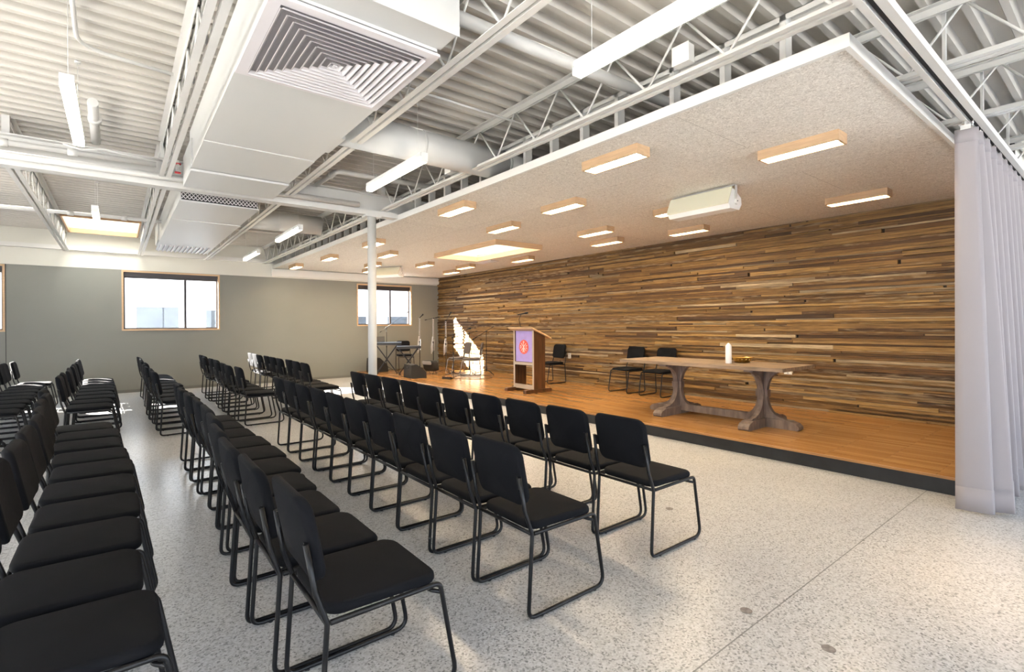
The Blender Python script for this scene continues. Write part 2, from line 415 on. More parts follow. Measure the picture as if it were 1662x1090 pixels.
def tag(o, label=None, cat=None, group=None, kind=None):
    if label: o['label'] = label
    if cat: o['category'] = cat
    if group: o['group'] = group
    if kind: o['kind'] = kind
    return o
def empty(name, loc=(0, 0, 0), rz=0, label=None, cat=None, group=None, kind=None):
    o = bpy.data.objects.new(name, None); COL.objects.link(o); o.location = loc; o.rotation_euler = (0, 0, rz); o.empty_display_size = .1
    return tag(o, label, cat, group, kind)
def copy_tree(o, kids, parent=None):
    c = o.copy(); COL.objects.link(c); c.parent = parent
    for ch in kids.get(o.name, []): copy_tree(ch, kids, c)
    return c
def kid_map(root):
    out = {}
    def rec(o):
        out[o.name] = [c for c in bpy.data.objects if c.parent == o]
        for c in out[o.name]: rec(c)
    rec(root); return out
ORD = ['first', 'second', 'third', 'fourth', 'fifth', 'sixth', 'seventh', 'eighth', 'ninth', 'tenth']

# ------------------------------------------------------------------ room constants
XW, YG, XL, XR, YB = 8.5, 14.75, -6.0, 12.0, -5.0
YP = 0.98              # near end of the wood wall (partition line)
ZD = 3.65              # underside of the roof deck
XS, HS = 5.68, 0.16    # stage front and height
ZC = 3.11              # underside of the hung panel
XC, YC = 3.33, 1.05    # its front edge and near end

# floor
b = MB(); b.box(XL-.2, XR+.2, YB-.2, YG+.2, -0.1, 0); fl = b.build('floor', floor_mat); tag(fl, kind='structure')
b = MB(); b.use(mat('stain', (.20, .18, .17), .5, noise=(40, .4)))

# roof deck (corrugated), with two skylight holes
SKY_A = (-0.84, 0.40, 12.47, 14.45)
SKY_B = (5.56, 6.66, 7.50, 9.75)
def deck():
    b = MB().use(white_deck); pitch = .1735; y = YB
    prof = [(0, 0), (.042, 0), (.060, .055), (.1555, .055)]
    ys = []
    k = 0
    while y < YG + .2:
        for dy, dz in prof: ys.append((y+dy, dz))
        y += pitch
    def strip(x0, x1, ya, yb):
        p = [(yy, zz) for yy, zz in ys if ya-1e-6 <= yy <= yb+1e-6]
        rows = [[(x0, yy, ZD+zz) for yy, zz in p], [(x1, yy, ZD+zz) for yy, zz in p]]
        b.grid(rows, smooth=False)
    def snap(v): return min(ys, key=lambda q: abs(q[0]-v))[0]
    cuts = sorted([SKY_A, SKY_B], key=lambda q: q[0])
    xs = [XL-.2, SKY_A[0], SKY_A[1], SKY_B[0], SKY_B[1], XR+.2]
    for i in range(len(xs)-1):
        x0, x1 = xs[i], xs[i+1]; hole = None
        for h in (SKY_A, SKY_B):
            if abs(h[0]-x0) < 1e-6: hole = h
        if hole: strip(x0, x1, -99, snap(hole[2])); strip(x0, x1, snap(hole[3]), 99)
        else: strip(x0, x1, -99, 99)
    # roofing board over the ribs
    for i in range(len(xs)-1):
        x0, x1 = xs[i], xs[i+1]; hole = None
        for h in (SKY_A, SKY_B):
            if abs(h[0]-x0) < 1e-6: hole = h
        z0, z1 = ZD+.06, ZD+.16
        if hole: b.box(x0, x1, YB-.2, hole[2]-.02, z0, z1); b.box(x0, x1, hole[3]+.02, YG+.2, z0, z1)
        else: b.box(x0, x1, YB-.2, YG+.2, z0, z1)
    o = b.build('ceiling', fix=False); tag(o, kind='structure')
deck()

# far grey wall with windows
WINS = [(-3.82, -1.84, 1.45, 2.86), (0.08, 2.07, 1.45, 2.86), (5.68, 7.50, 1.53, 2.81)]
def wall_y(name, y0, y1, x0, x1, z0, z1, wins, m_):
    b = MB().use(m_); x = x0
    for w in wins:
        b.box(x, w[0], y0, y1, z0, z1); b.box(w[0], w[1], y0, y1, z0, w[2])
        if w[3] < z1: b.box(w[0], w[1], y0, y1, w[3], z1)
        x = w[1]
    b.box(x, x1, y0, y1, z0, z1)
    return b
b = wall_y('wall_far', YG, YG+.16, XL-.2, XW+.3, 0, 2.87, WINS, grey_paint)
b.use(white_paint); b.box(XL-.2, XW+.3, YG-.005, YG+.16, 2.87, ZD+.12)
b.use(dark_void); b.box(-1.835, -1.825, YG-.002, YG+.01, 0, 2.87)
tag(b.build('wall_far'), kind='structure')
b = MB(); b.box(XL, XW, YG-.015, YG, 0, .07); tag(b.build('baseboard_far', mat('grey vinyl base', (.17, .165, .15), .6)), kind='structure')
b = MB(); b.box(XL, XC, YG-.10, YG-.005, 3.24, 3.33); b.box(3.3, XW-.02, YG-.09, YG-.005, 2.90, 3.09)
tag(b.build('trim_1', white_trim), kind='structure')
def window(i, x0, x1, z0, z1):
    e = empty('window_%d' % i, ((x0+x1)/2, YG, z0)); tag(e, kind='structure')
    X0, X1 = x0-e.location.x, x1-e.location.x; H = z1-z0; t = .035
    b = MB().use(light_pine)      # wood lining and casing
    for a in ((X0, X0+t, -.02, .15, 0, H), (X1-t, X1, -.02, .15, 0, H), (X0+t, X1-t, -.02, .15, 0, t), (X0+t, X1-t, -.02, .15, H-t, H)): b.box(*a)
    b.build('window_casing', parent=e)
    b = MB().use(frame_dark); s = .03; a0, a1 = X0+t, X1-t; f0, f1 = .10, .14; mid = a0 + (a1-a0)*(.635 if i != 3 else .62)
    for a in ((a0, a0+s, f0, f1, t, H-t), (a1-s, a1, f0, f1, t, H-t), (a0+s, a1-s, f0, f1, t, t+s), (a0+s, a1-s, f0, f1, H-t-s, H-t), (mid-.025, mid+.025, f0-.01, f1, t+s, H-t-s)): b.box(*a)
    b.build('window_frame', parent=e)
    b = MB(); b.box(a0+s, a1-s, .118, .122, t+s, H-t-s); b.build('pane', glass, e)
    b = MB().use(frame_dark); b.box(a0+.01, a1-.01, .03, .09, H-t-.11, H-t); b.cyl((a0+.02, .06, H-t-.12), (a1-.02, .06, H-t-.12), .018, 10); b.build('roller_blind', parent=e)
for i, w in enumerate(WINS): window(i+1, *w)

# wood wall
def wood_wall():
    rnd = random.Random(3); b = MB().use(board_mat); cols = []
    def put(y0, y1, z0, z1, p, c):
        n0 = len(b.v); b.box(XW-p, XW+.002, y0, y1, z0, z1); cols.extend([c]*(len(b.v)-n0))
    z = HS
    while z < 3.3:
        h = rnd.choice([.022, .028, .03, .034, .038, .042, .046, .05, .06])
        if z+h > 3.3: h = 3.3-z
        y = YP - rnd.random()*.0
        while y < YG:
            L = rnd.choice([.4, .9, 1.5, 2.1, 2.7, 3.4])*(.7+.6*rnd.random()); y1 = min(YG, y+L)
            r = rnd.random()
            tone = rnd.choice([.12, .2, .3, .38, .45, .5, .55, .6, .66, .72]) + rnd.uniform(-.05, .05)
            if r < .10: tone = rnd.uniform(.86, .93)
            elif r < .14: tone = rnd.uniform(.96, 1)
            elif r < .22: tone = rnd.uniform(.02, .1)
            p = rnd.choice([.006, .012, .018, .022, .03, .038, .046])
            gap = .035 if rnd.random() < .14 else .0015
            put(y, y1-gap, z+.0015, z+h-.0015, p, (min(1, max(0, tone)), rnd.random(), rnd.random(), 1))
            y = y1
        z += h
    n0 = len(b.v); b.use(mat('dark backing', (.02, .013, .008), .9)); b.box(XW, XW+.22, YP, YG+.16, 0, ZD+.12); cols.extend([(0, 0, 0, 1)]*(len(b.v)-n0))
    o = b.build('wall_right'); a = o.data.color_attributes.new('board', 'FLOAT_COLOR', 'POINT')
    for i, c in enumerate(cols): a.data[i].color = c
    tag(o, kind='structure')
wood_wall()

# rest of the enclosure, behind and beside the camera
def wall_open(name, axis, pos, t, u0, u1, z0, z1, ow):
    b = MB().use(white_paint)
    def bb(a0, a1, c0, c1):
        if axis == 'y': b.box(a0, a1, min(pos, pos+t), max(pos, pos+t), c0, c1)
        else: b.box(min(pos, pos+t), max(pos, pos+t), a0, a1, c0, c1)
    u = u0
    for w in ow:
        bb(u, w[0], z0, z1); bb(w[0], w[1], z0, w[2]); bb(w[0], w[1], w[3], z1); u = w[1]
    bb(u, u1, z0, z1)
    tag(b.build(name), kind='structure')
def storefront(i, axis, pos, u0, u1, z0, z1, n):
    e = empty('window_%d' % i, (0, 0, 0)); tag(e, kind='structure'); b = MB().use(frame_dark)
    def bb(B, a0, a1, c0, c1, h=.04):
        if axis == 'y': B.box(a0, a1, pos-h, pos+h, c0, c1)
        else: B.box(pos-h, pos+h, a0, a1, c0, c1)
    bb(b, u0, u1, z0, z0+.06); bb(b, u0, u1, z1-.06, z1)
    for k in range(n+1):
        c = u0 + (u1-u0)*k/n; bb(b, c-.03, c+.03, z0+.06, z1-.06)
    b.build('window_frame', parent=e); g = MB(); bb(g, u0+.03, u1-.03, z0+.06, z1-.06, .003); g.build('pane', glass, e)
wall_open('wall_back', 'y', YB, -.2, XL-.2, XR+.2, 0, ZD+.12, [(-5.4, 11.4, .35, 3.15)])
storefront(4, 'y', YB-.1, -5.4, 11.4, .35, 3.15, 9)
wall_open('wall_side', 'x', XR, .2, YB, YP+.2, 0, ZD+.12, [(-4.6, .4, .35, 3.15)])
storefront(5, 'x', XR+.1, -4.6, .4, .35, 3.15, 3)
wall_open('wall_left', 'x', XL, -.2, YB, YG, 0, ZD+.12, [(-3.2, 10.2, 1.2, 3.0)])
storefront(6, 'x', XL-.1, -3.2, 10.2, 1.2, 3.0, 6)
b = MB(); b.box(XW+.22, XR+.2, YP, YP+.2, 0, ZD+.12); tag(b.build('wall_partition', white_paint), kind='structure')

# stage
st = empty('stage', (XS, 7, 0), 0, 'low wooden stage along the board wall with black front', 'stage'); st['kind'] = 'structure'
b = MB(); b.box(0.0, XW-XS, YP-7, YG-7, HS-.02, HS); b.build('stage_deck', stage_mat, st)
b = MB(); b.box(.012, .03, YP-7, YG-7, 0, HS-.02); b.build('stage_skirt', stage_black, st)
b = MB(); b.box(-.012, .0, YP-7, YG-7, HS-.022, HS+.001); b.build('stage_nosing', stage_edge_mat, st)

# hung acoustic ceiling panel over the stage
cl = empty('hung_ceiling', (XC, YC, ZC), 0, 'hung wood wool ceiling panel over the stage with white edge', 'ceiling panel'); cl['kind'] = 'structure'
b = MB().use(acoustic_mat); w_, d_ = XW-.01-XC, YG-.005-YC
hx0, hx1, hy0, hy1 = SKY_B[0]-XC, SKY_B[1]-XC, SKY_B[2]-YC, SKY_B[3]-YC
e_ = .03
for a in ((e_, hx0, e_, d_), (hx1, w_, e_, d_), (hx0, hx1, e_, hy0), (hx0, hx1, hy1, d_)): b.box(a[0], a[1], a[2], a[3], .008, .06)
b.build('acoustic_board', parent=cl)
b = MB().use(white_trim); b.box(0, e_, 0, d_, -.005, .075); b.box(e_, w_, 0, e_, -.005, .075); b.build('edge_trim', parent=cl)
# skylight well in the panel
so = empty('skylight_well', ((SKY_B[0]+SKY_B[1])/2, (SKY_B[2]+SKY_B[3])/2, 3.03), 0, 'large square skylight well with pine edge in the stage ceiling', 'skylight')
HX, HY = (SKY_B[1]-SKY_B[0])/2, (SKY_B[3]-SKY_B[2])/2
def frame_boxes(b, hx, hy, t, z0, z1):
    b.box(-hx-t, -hx, -hy-t, hy+t, z0, z1); b.box(hx, hx+t, -hy-t, hy+t, z0, z1); b.box(-hx, hx, -hy-t, -hy, z0, z1); b.box(-hx, hx, hy, hy+t, z0, z1)
b = MB().use(light_pine); frame_boxes(b, HX, HY, .03, -.01, .10); b.build('pine_edge', parent=so)
b = MB().use(mat('cream well paint', (.80, .70, .58), .7)); frame_boxes(b, HX, HY, .015, .10, .95); b.build('well_lining', parent=so)
b = MB(); b.box(-HX-.05, HX+.05, -HY-.05, HY+.05, .95, .965); b.build('acrylic_dome', acrylic, so)
# skylight in the far left roof bay
so = empty('roof_skylight', ((SKY_A[0]+SKY_A[1])/2, (SKY_A[2]+SKY_A[3])/2, 3.6), 0, 'bright roof skylight with brown frame near the grey wall', 'skylight')
HX, HY = (SKY_A[1]-SKY_A[0])/2-.02, (SKY_A[3]-SKY_A[2])/2
b = MB().use(mat('skylight brown frame', (.42, .25, .13), .5)); frame_boxes(b, HX-.02, HY-.02, .03, -.0, .10); b.build('brown_frame', parent=so)
b = MB().use(white_paint); frame_boxes(b, HX, HY, .015, .10, .40); b.build('curb', parent=so)
b = MB(); b.box(-HX-.03, HX+.03, -HY-.03, HY+.03, .40, .415); b.build('acrylic_dome', acrylic, so)

# stud frame above the panel
sf = empty('stud_frame', (3.45, 1.15, 3.18), 0, 'white metal stud frame standing on the hung panel edge', 'stud frame')
L = YG-.12-1.15
b = MB().use(white_steel); b.box(-.0, .09, 0, L, .352, .356); b.box(0, .002, 0, L, .316, .356); b.box(.088, .09, 0, L, .316, .356); b.build('top_track', parent=sf)
b = MB().use(white_steel); b.box(0, .09, 0, L, -.008, -.004); b.build('bottom_track', parent=sf)
def stud(y):
    b = MB().use(white_steel); b.box(0, .09, y, y+.002, -.004, .352); b.box(0, .0025, y, y+.04, -.004, .352); b.box(.0875, .09, y, y+.04, -.004, .352); return b.build('stud', parent=sf)
s0 = None
yy = .30
while yy < L-.1:
    if abs(1.15+yy+.02-4.62) < .22 or abs(1.15+yy+.02-2.64) < .09 or abs(1.15+yy+.02-6.08) < .08: yy += .14; continue
    if s0 is None: s0 = stud(0); s0.location.y = yy
    else:
        c = s0.copy(); COL.objects.link(c); c.parent = sf; c.location.y = yy
    yy += .42
# drops from the roof to the panel's near end

# ------------------------------------------------------------------ steel beam, column, joists
bm_ = empty('steel_beam', (XL, 7.055, 3.13), 0, 'white steel beam crossing the room on the white column', 'beam'); bm_['kind'] = 'structure'
b = MB().use(white_steel); Lb = XW-XL
b.box(0, Lb, -.075, .075, 0, .014); b.box(0, Lb, -.005, .005, .014, .305); b.box(0, Lb, -.075, .075, .305, .32)
b.box(0, Lb, -.078, -.066, .0, .075); b.box(0, Lb, .066, .078, .0, .075)
b.build('beam_section', parent=bm_)
co = empty('steel_column', (2.95, 7.055, 0), 0, 'round white steel column standing between the chairs and the stage', 'column')
b = MB().use(white_steel); b.cyl((0, 0, .012), (0, 0, 3.11), .062, 28); b.build('shaft', parent=co)
b = MB().use(white_steel); b.box(-.11, .11, -.09, .09, 0, .012); b.build('base_plate', parent=co)
b = MB().use(white_steel); b.box(-.12, .12, -.075, .075, 3.11, 3.13); b.build('cap_plate', parent=co)
JX = [-3.5, -2.18, -0.87, 0.43, 1.75, 3.10, 4.38, 5.66, 6.95, 8.2]
JZ = 3.21
def joist(y0, y1):
    e = empty('roof_joist', (0, y0, JZ)); L = y1-y0
    b = MB().use(white_steel)
    for s in (-1, 1):
        b.box(min(s*.011, s*.055), max(s*.011, s*.055), 0, L, 0, .006); b.box(min(s*.011, s*.016), max(s*.011, s*.016), 0, L, .006, .045)
    b.build('bottom_chord', parent=e)
    b = MB().use(white_steel)
    for s in (-1, 1):
        b.box(min(s*.011, s*.06), max(s*.011, s*.06), 0, L, .434, .44); b.box(min(s*.011, s*.017), max(s*.011, s*.017), 0, L, .385, .434)
    b.build('top_chord', parent=e)
    n = max(2, round(L/.61)); p = L/n; b = MB().use(white_steel)
    for k in range(n):
        b.cyl((0, k*p, .41), (0, (k+.5)*p, .022), .009, 6); b.cyl((0, (k+.5)*p, .022), (0, (k+1)*p, .41), .009, 6)
    b.build('web', parent=e)
    b = MB().use(white_steel); ya, yb = (L, L+.07) if y0 < 0 else (-.07, 0)
    b.box(-.03, .03, ya, yb, .245, .44); b.build('bearing_seat', parent=e); return e
jn = joist(-4.9, 6.975); jf = joist(7.135, YG-.11)
kn, kf = kid_map(jn), kid_map(jf)
JN = {-0.87: 'outside the skylight bay', .43: 'between the skylight bay and the diffuser duct', 1.75: 'between the air handling duct and the long lamps',
      3.10: 'along the open edge of the hung ceiling', 4.38: 'first one above the hung ceiling', 5.66: 'second one above the hung ceiling', 6.95: 'third one above the hung ceiling', 8.2: 'next to the board wall'}
first = True
for x in JX:
    if x > -0.5:
        o = jn if first else copy_tree(jn, kn); first = False; o.location.x = x
        tag(o, 'white roof joist, near bay, %s' % JN[x], 'joist', 'roof joists of the near bay')
first = True
for x in JX:
    if -1.0 < x < 4.0:
        o = jf if first else copy_tree(jf, kf); first = False; o.location.x = x
        w = {-0.87: 'on the outer side of the skylight', .43: 'between skylight and far duct', 1.75: 'between far duct and far lamps', 3.10: 'beside the hung ceiling edge'}[x]
        tag(o, 'white roof joist, far bay, %s' % w, 'joist', 'roof joists of the far bay')

# ------------------------------------------------------------------ air units
def louvre_square(b, h, n, depth):
    """concentric pyramid rings, looking up from below"""
    for k in range(n):
        a = h*(1-k/n); c = a - h/n*.92; z0, z1 = 0, depth
        c = a-(h/n)*.50
        ra = b.ring([Vector((s*a, t*a, z0)) for s, t in ((-1, -1), (1, -1), (1, 1), (-1, 1))])
        rb = b.ring([Vector((s*(a-.006), t*(a-.006), z0)) for s, t in ((-1, -1), (1, -1), (1, 1), (-1, 1))])
        rc = b.ring([Vector((s*c, t*c, z1)) for s, t in ((-1, -1), (1, -1), (1, 1), (-1, 1))])
        b.bridge(ra, rb, False); b.bridge(rb, rc, False)
u1 = empty('ceiling_duct', (.60, 2.45, 3.15), 0, 'large white rectangular duct with square diffuser in the near ceiling bay', 'air duct')
b = MB().use(white_duct); b.box(0.02, .93, .20, 3.9, .012, .46); b.build('duct_body', parent=u1)
b = MB().use(white_duct); b.box(.0, .95, 0, .20, .03, .46); b.box(-.01, .96, -.006, 0, .02, .46); b.build('end_box', parent=u1)
b = MB().use(white_duct); b.box(.0, .95, 1.16, 2.65, 0, .012); b.box(.0, .95, 2.66, 3.70, -.006, .012); b.build('bottom_panel', parent=u1)
b = MB().use(white_duct); b.box(.0, .95, 3.62, 4.36, -.03, -.006); b.box(.0, .95, 3.60, 4.36, -.006, .30); b.build('filter_box', parent=u1)
df = MB().use(grille_grey); c_ = .475; h_ = .475
for a in ((0, .95, .20, .26), (0, .95, 1.10, 1.16), (0, .06, .26, 1.10), (.89, .95, .26, 1.10)): df.box(a[0], a[1], a[2], a[3], -.012, .004)
dfo = df.build('diffuser_frame', parent=u1)
b = MB().use(grille_grey); louvre_square(b, .42, 10, .019); b.box(-.012, .012, -.012, .012, 0, .01); o = b.build('diffuser_louvres', parent=u1, fix=False); o.location = (.475, .68, -.028)
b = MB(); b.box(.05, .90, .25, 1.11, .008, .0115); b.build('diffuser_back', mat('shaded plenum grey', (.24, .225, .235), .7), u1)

u2 = empty('ceiling_duct', (.62, 7.50, 3.105), 0, 'white rectangular duct with expanded metal grille in the far ceiling bay', 'air duct')
b = MB().use(white_duct); b.box(0.01, .90, .02, 4.1, .01, .46); b.build('duct_body', parent=u2)
b = MB().use(white_duct)
for y0, y1, z in ((.0, .75, 0), (.76, 1.35, .006), (1.36, 2.9, -.002), (2.91, 4.1, .0)): b.box(0, .91, y0, y1, z, .012)
b.build('bottom_panel', parent=u2)
b = MB().use(white_duct); b.box(0, .91, 4.1, 5.05, .09, .46); b.box(0, .91, 4.1, 5.05, .0, .012)
b.build('outlet_box', parent=u2)
b = MB().use(grille_grey)
for k in range(12): b.box(.03+.072*k, .055+.072*k, 4.13, 5.0, -.03, .0)
b.build('louvre_blades', parent=u2)
b = MB(); b.box(.02, .89, .010, .018, .02, .24); b.build('grille_back', dark_void, u2)
b = MB().use(grille_grey)
nx_, nz_ = 20, 4; cw, ch = .87/nx_, .21/nz_
for i in range(-nz_, nx_):
    for sgn in (1, -1):
        xa = .02 + i*cw; xb = xa + nz_*cw; za, zb = .03, .24
        if sgn < 0: za, zb = zb, za
        # clip to the grille width
        lo, hi = .02, .89; t0 = max(0, (lo-xa)/(xb-xa)); t1 = min(1, (hi-xa)/(xb-xa))
        if t1 > t0: b.beam((xa+(xb-xa)*t0, 0, za+(zb-za)*t0), (xa+(xb-xa)*t1, 0, za+(zb-za)*t1), .009, .004, (0, 1, 0))
b.build('expanded_mesh', parent=u2)

# round duct
rd = empty('round_duct', (1.55, 4.62, 3.357), 0, 'round white insulated duct leaving the near rectangular duct', 'air duct')
b = MB().use(white_duct); b.cyl((.0, 0, 0), (2.0, 0, 0), .165, 32); b.build('duct_run', parent=rd)
b = MB().use(white_duct); b.tube(fillet([(2.0, 0, 0), (2.5, .05, 0), (2.75, .5, 0)], .25, 8), .160, 32); b.build('duct_elbow', parent=rd)
for x in (.9, 1.98):
    b = MB().use(white_duct); b.cyl((x-.012, 0, 0), (x+.012, 0, 0), .169, 32); b.build('joint_band', parent=rd)
b = MB().use(white_duct); b.box(-.05, .05, -.22, .22, -.19, .19); b.build('takeoff_box', parent=rd)
# second round duct in the far bay
rd = empty('round_duct', (1.5, 9.6, 3.40), 0, 'round white duct crossing the far ceiling bay beyond the beam', 'air duct')
b = MB().use(white_duct); b.cyl((0, 0, 0), (1.5, 0, 0), .17, 28); b.build('duct_run', parent=rd)

# pipes and conduits
def pipe(name, pts, r, label, cat='pipe', rad=.06, fit=None, m_=None):
    o0 = Vector(pts[0]); q = [Vector(p)-o0 for p in pts]; e = empty(name, o0, 0, label, cat)
    b = MB(); b.tube(fillet(q, rad, 6) if len(q) > 2 else q, r, 12); b.build('pipe_run', m_ or white_steel, e)
    if fit:
        for f in fit:
            b = MB(); c = Vector(f[0])-o0; d = Vector(f[1]); b.cyl(c-d*.04, c+d*.04, r*1.35, 12); b.build('coupling', m_ or white_steel, e)
    return e
pipe('sprinkler_pipe', [(-3.0, 6.80, 3.27), (.35, 6.80, 3.32)], .028, 'upper white sprinkler pipe running beside the steel beam', fit=[((-.86, 6.8, 3.302), (1, 0, 0)), ((-.35, 6.8, 3.309), (1, 0, 0))])
pipe('sprinkler_pipe', [(-3.0, 6.90, 3.195), (2.7, 6.90, 3.235)], .038, 'lower thick white sprinkler pipe tight against the steel beam')
pipe('vent_pipe', [(-.16, 5.75, 3.50), (-.17, 6.95, 3.50)], .040, 'short fat white pipe end above the lamp in the skylight bay', fit=[((-.16, 6.2, 3.5), (0, 1, 0))])
pipe('conduit', [(-.20, 2.6, 3.58), (-.22, 4.85, 3.58), (.37, 4.93, 3.58)], .014, 'curved white conduit over the lone hanging lamp', rad=.22)
pipe('white_pipe', [(1.6, 2.72, 3.475), (3.95, 2.62, 3.475)], .045, 'fat white pipe crossing above the long lamp by the curtain end')
pipe('bridging_rod', [(1.78, 3.72, 3.45), (3.10, 3.72, 3.45)], .010, 'thin white rod spanning between two roof joists', 'rod')
pipe('sprinkler_pipe', [(2.12, 6.90, 3.42), (2.13, 6.15, 3.42), (3.45, 6.08, 3.42)], .032, 'bent white sprinkler pipe above the second long lamp', fit=[((2.13, 6.35, 3.42), (0, 1, 0)), ((2.65, 6.12, 3.42), (1, 0, 0))], rad=.08)
pipe('conduit', [(.46, 5.9, 3.30), (.46, 6.6, 3.30), (.46, 6.9, 3.34)], .012, 'thin conduit between joist and near rectangular duct', 'pipe')
pipe('sprinkler_pipe', [(-2.6, 11.0, 3.40), (3.0, 11.0, 3.44)], .030, 'white sprinkler pipe crossing the far ceiling bay', fit=[((-.6, 11, 3.414), (1, 0, 0)), ((.1, 11, 3.42), (1, 0, 0))])
pipe('conduit', [(-.42, 6.72, 3.36), (-.28, 6.72, 3.33), (-.10, 6.72, 3.37), (.10, 6.72, 3.35), (.37, 6.72, 3.36)], .010, 'wavy thin conduit above the sprinkler pipes at the beam')
e = empty('pipe_valve', (.54, 6.72, 3.24), 0, 'small valve with red handles beside the near duct', 'valve')
b = MB(); b.cyl((0, 0, 0), (0, 0, .14), .022, 10); b.cyl((0, -.05, .07), (0, .05, .07), .018, 10); b.build('valve_body', white_steel, e)
for z in (.0, .10):
    b = MB(); b.cyl((-.03, -.02, z), (.03, -.02, z), .012, 8); b.build('valve_handle', red_valve, e)
def jbox(loc, label):
    e = empty('junction_box', loc, 0, label, 'electrical box', 'white boxes on the joists')
    b = MB(); b.box(-.035, .035, -.06, .06, 0, .12); b.build('box_body', white_steel, e)
    b = MB(); b.box(-.038, -.035, -.064, .064, -.004, .124); b.cyl((-.040, .045, .11), (-.038, .045, .11), .004, 6); b.build('cover', white_trim, e)
jbox((3.02, 1.93, 3.262), 'square white electrical box on joist beside the first long lamp')
jbox((3.02, 4.95, 3.262), 'square white electrical box on joist beyond the second long lamp')

# hanging linear lamps
def linear_lamp(x, y0, y1, z, label, lens=1):
    e = empty('linear_lamp', (x, y0, z), 0, label, 'lamp', 'hanging linear lamps'); L = y1-y0
    b = MB(); b.box(-.036, .036, 0, L, .045, .085); b.box(-.036, .036, -.006, .004, .0, .085); b.box(-.036, .036, L-.004, L+.006, .0, .085); b.build('housing', white_trim, e)
    b = MB(); b.prism([(-.034, .045), (-.034, .008), (-.028, 0), (.028, 0), (.034, .008), (.034, .045)], lambda u, v: (u, .004, v), lambda u, v: (u, L-.004, v)); b.build('lens', lens_linear, e)
    for yy in (.12, L-.12):
        b = MB(); b.cyl((0, yy, .085), (0, yy, ZD-z), .0025, 6); b.cyl((0, yy, ZD-z-.02), (0, yy, ZD-z), .02, 10); b.build('hanging_wire', white_steel, e)
    return e
linear_lamp(2.19, .86, 2.12, 3.0, 'first lit linear lamp from the curtain, beside the hung ceiling edge')
linear_lamp(2.20, 4.06, 5.32, 3.0, 'lit linear lamp hanging in front of the steel beam near the column')
linear_lamp(-.24, 4.15, 5.42, 3.0, 'lit linear lamp hanging alone before the beam in the skylight bay')
linear_lamp(2.22, 8.05, 9.45, 3.0, 'lit linear lamp just beyond the steel beam, beside the far duct')
linear_lamp(2.25, 11.1, 12.5, 3.0, 'last lit linear lamp, hanging close to the grey wall')
linear_lamp(-.22, 8.35, 9.6, 3.0, 'lit linear lamp hanging in front of the roof skylight')

# wooden box lamps on the hung ceiling
BOX = [(3.72, 3.12, 'first along the open edge from the curtain end'), (4.80, 1.90, 'first from the curtain'), (7.28, 2.22, 'beside the board wall at the curtain end'),
       (3.58, 5.72, 'second along the open edge'), (4.62, 4.75, 'between the open edge and the long loudspeaker'), (4.85, 6.35, 'before the skylight well on the open side'),
       (6.32, 5.72, 'straight before the skylight well'), (7.25, 6.28, 'by the boards just before the skylight well'), (7.50, 4.72, 'by the boards beyond the long loudspeaker'),
       (6.02, 3.95, 'half hidden behind the long loudspeaker'), (3.80, 9.0, 'behind the top of the column'), (4.62, 10.2, 'on the open side of the skylight well'),
       (3.78, 11.45, 'second last along the open edge'), (3.62, 13.55, 'last along the open edge'), (5.1, 12.15, 'on the open side of the far loudspeaker'),
       (6.15, 11.35, 'straight beyond the skylight well'), (5.5, 13.3, 'behind the far loudspeaker'), (7.22, 11.1, 'beyond the air grille by the boards'),
       (7.58, 12.4, 'last along the board wall'), (7.52, 9.1, 'between the skylight well and the boards')]
def box_lamp():
    e = empty('ceiling_box_lamp', (0, 0, 3.03)); hx, hy, t = .095, .335, .018; H = .088
    b = MB().use(lamp_wood); b.box(-hx, -hx+t, -hy, hy, 0, H); b.box(hx-t, hx, -hy, hy, 0, H); b.box(-hx+t, hx-t, -hy, -hy+t, 0, H); b.box(-hx+t, hx-t, hy-t, hy, 0, H); b.build('wooden_frame', parent=e)
    b = MB(); b.box(-hx+t, hx-t, -hy+t, hy-t, .035, .045); b.build('lens', lens_box, e); return e
p0 = box_lamp(); kb_ = kid_map(p0)
for i, (x, y, w) in enumerate(BOX):
    o = p0 if i == 0 else copy_tree(p0, kb_); o.location = (x, y, 3.03)
    tag(o, 'lit wooden box lamp on hung ceiling, ' + w, 'lamp', 'wooden box lamps on the hung ceiling')
e = empty('ceiling_vent', (7.30, 10.25, 3.103), 0, 'flat grey air grille beside the skylight well', 'vent')
b = MB().use(grille_grey); b.box(-.12, .12, -.35, .35, 0, .014)
for k in range(6): b.box(-.10+.036*k, -.085+.036*k, -.32, .32, -.006, 0)
b.build('grille_face', parent=e)

# hanging loudspeakers
def hung_speaker(loc, rz, label):
    e = empty('hanging_loudspeaker', loc, rz, label, 'loudspeaker', 'white hanging loudspeakers'); W = .40; tilt = .45
    prof = [(-.13, -.10), (-.13, .10), (-.05, .12), (.10, .11), (.14, .05), (.12, -.04), (-.06, -.13)]
    ct, st_ = math.cos(-tilt), math.sin(-tilt)
    def f(y): return lambda u, v: (u*ct - v*st_, y, u*st_ + v*ct)
    b = MB(); b.prism(prof, f(-W), f(W)); b.build('cabinet', plastic_white, e)
    b = MB(); b.prism([(-.142, -.11), (-.142, .11), (-.13, .115), (-.13, -.115)], f(-W-.005), f(W+.005)); b.build('grille', speaker_white, e)
    b = MB()
    for s in (-1, 1): b.box(-.02, .02, s*(W+.012)-.003, s*(W+.012)+.003, -.04, .19)
    b.box(-.02, .02, -W-.015, W+.015, .184, .19); b.build('bracket', white_steel, e)
    for s in (-1, 1):
        b = MB(); b.cyl((0, s*(W+.006), 0), (0, s*(W+.028), 0), .03, 16); b.build('knob', plastic_white, e)
        b = MB(); b.cyl((0, s*(W+.028), 0), (0, s*(W+.032), 0), .008, 8); b.build('bolt', black_plastic, e)
    return e
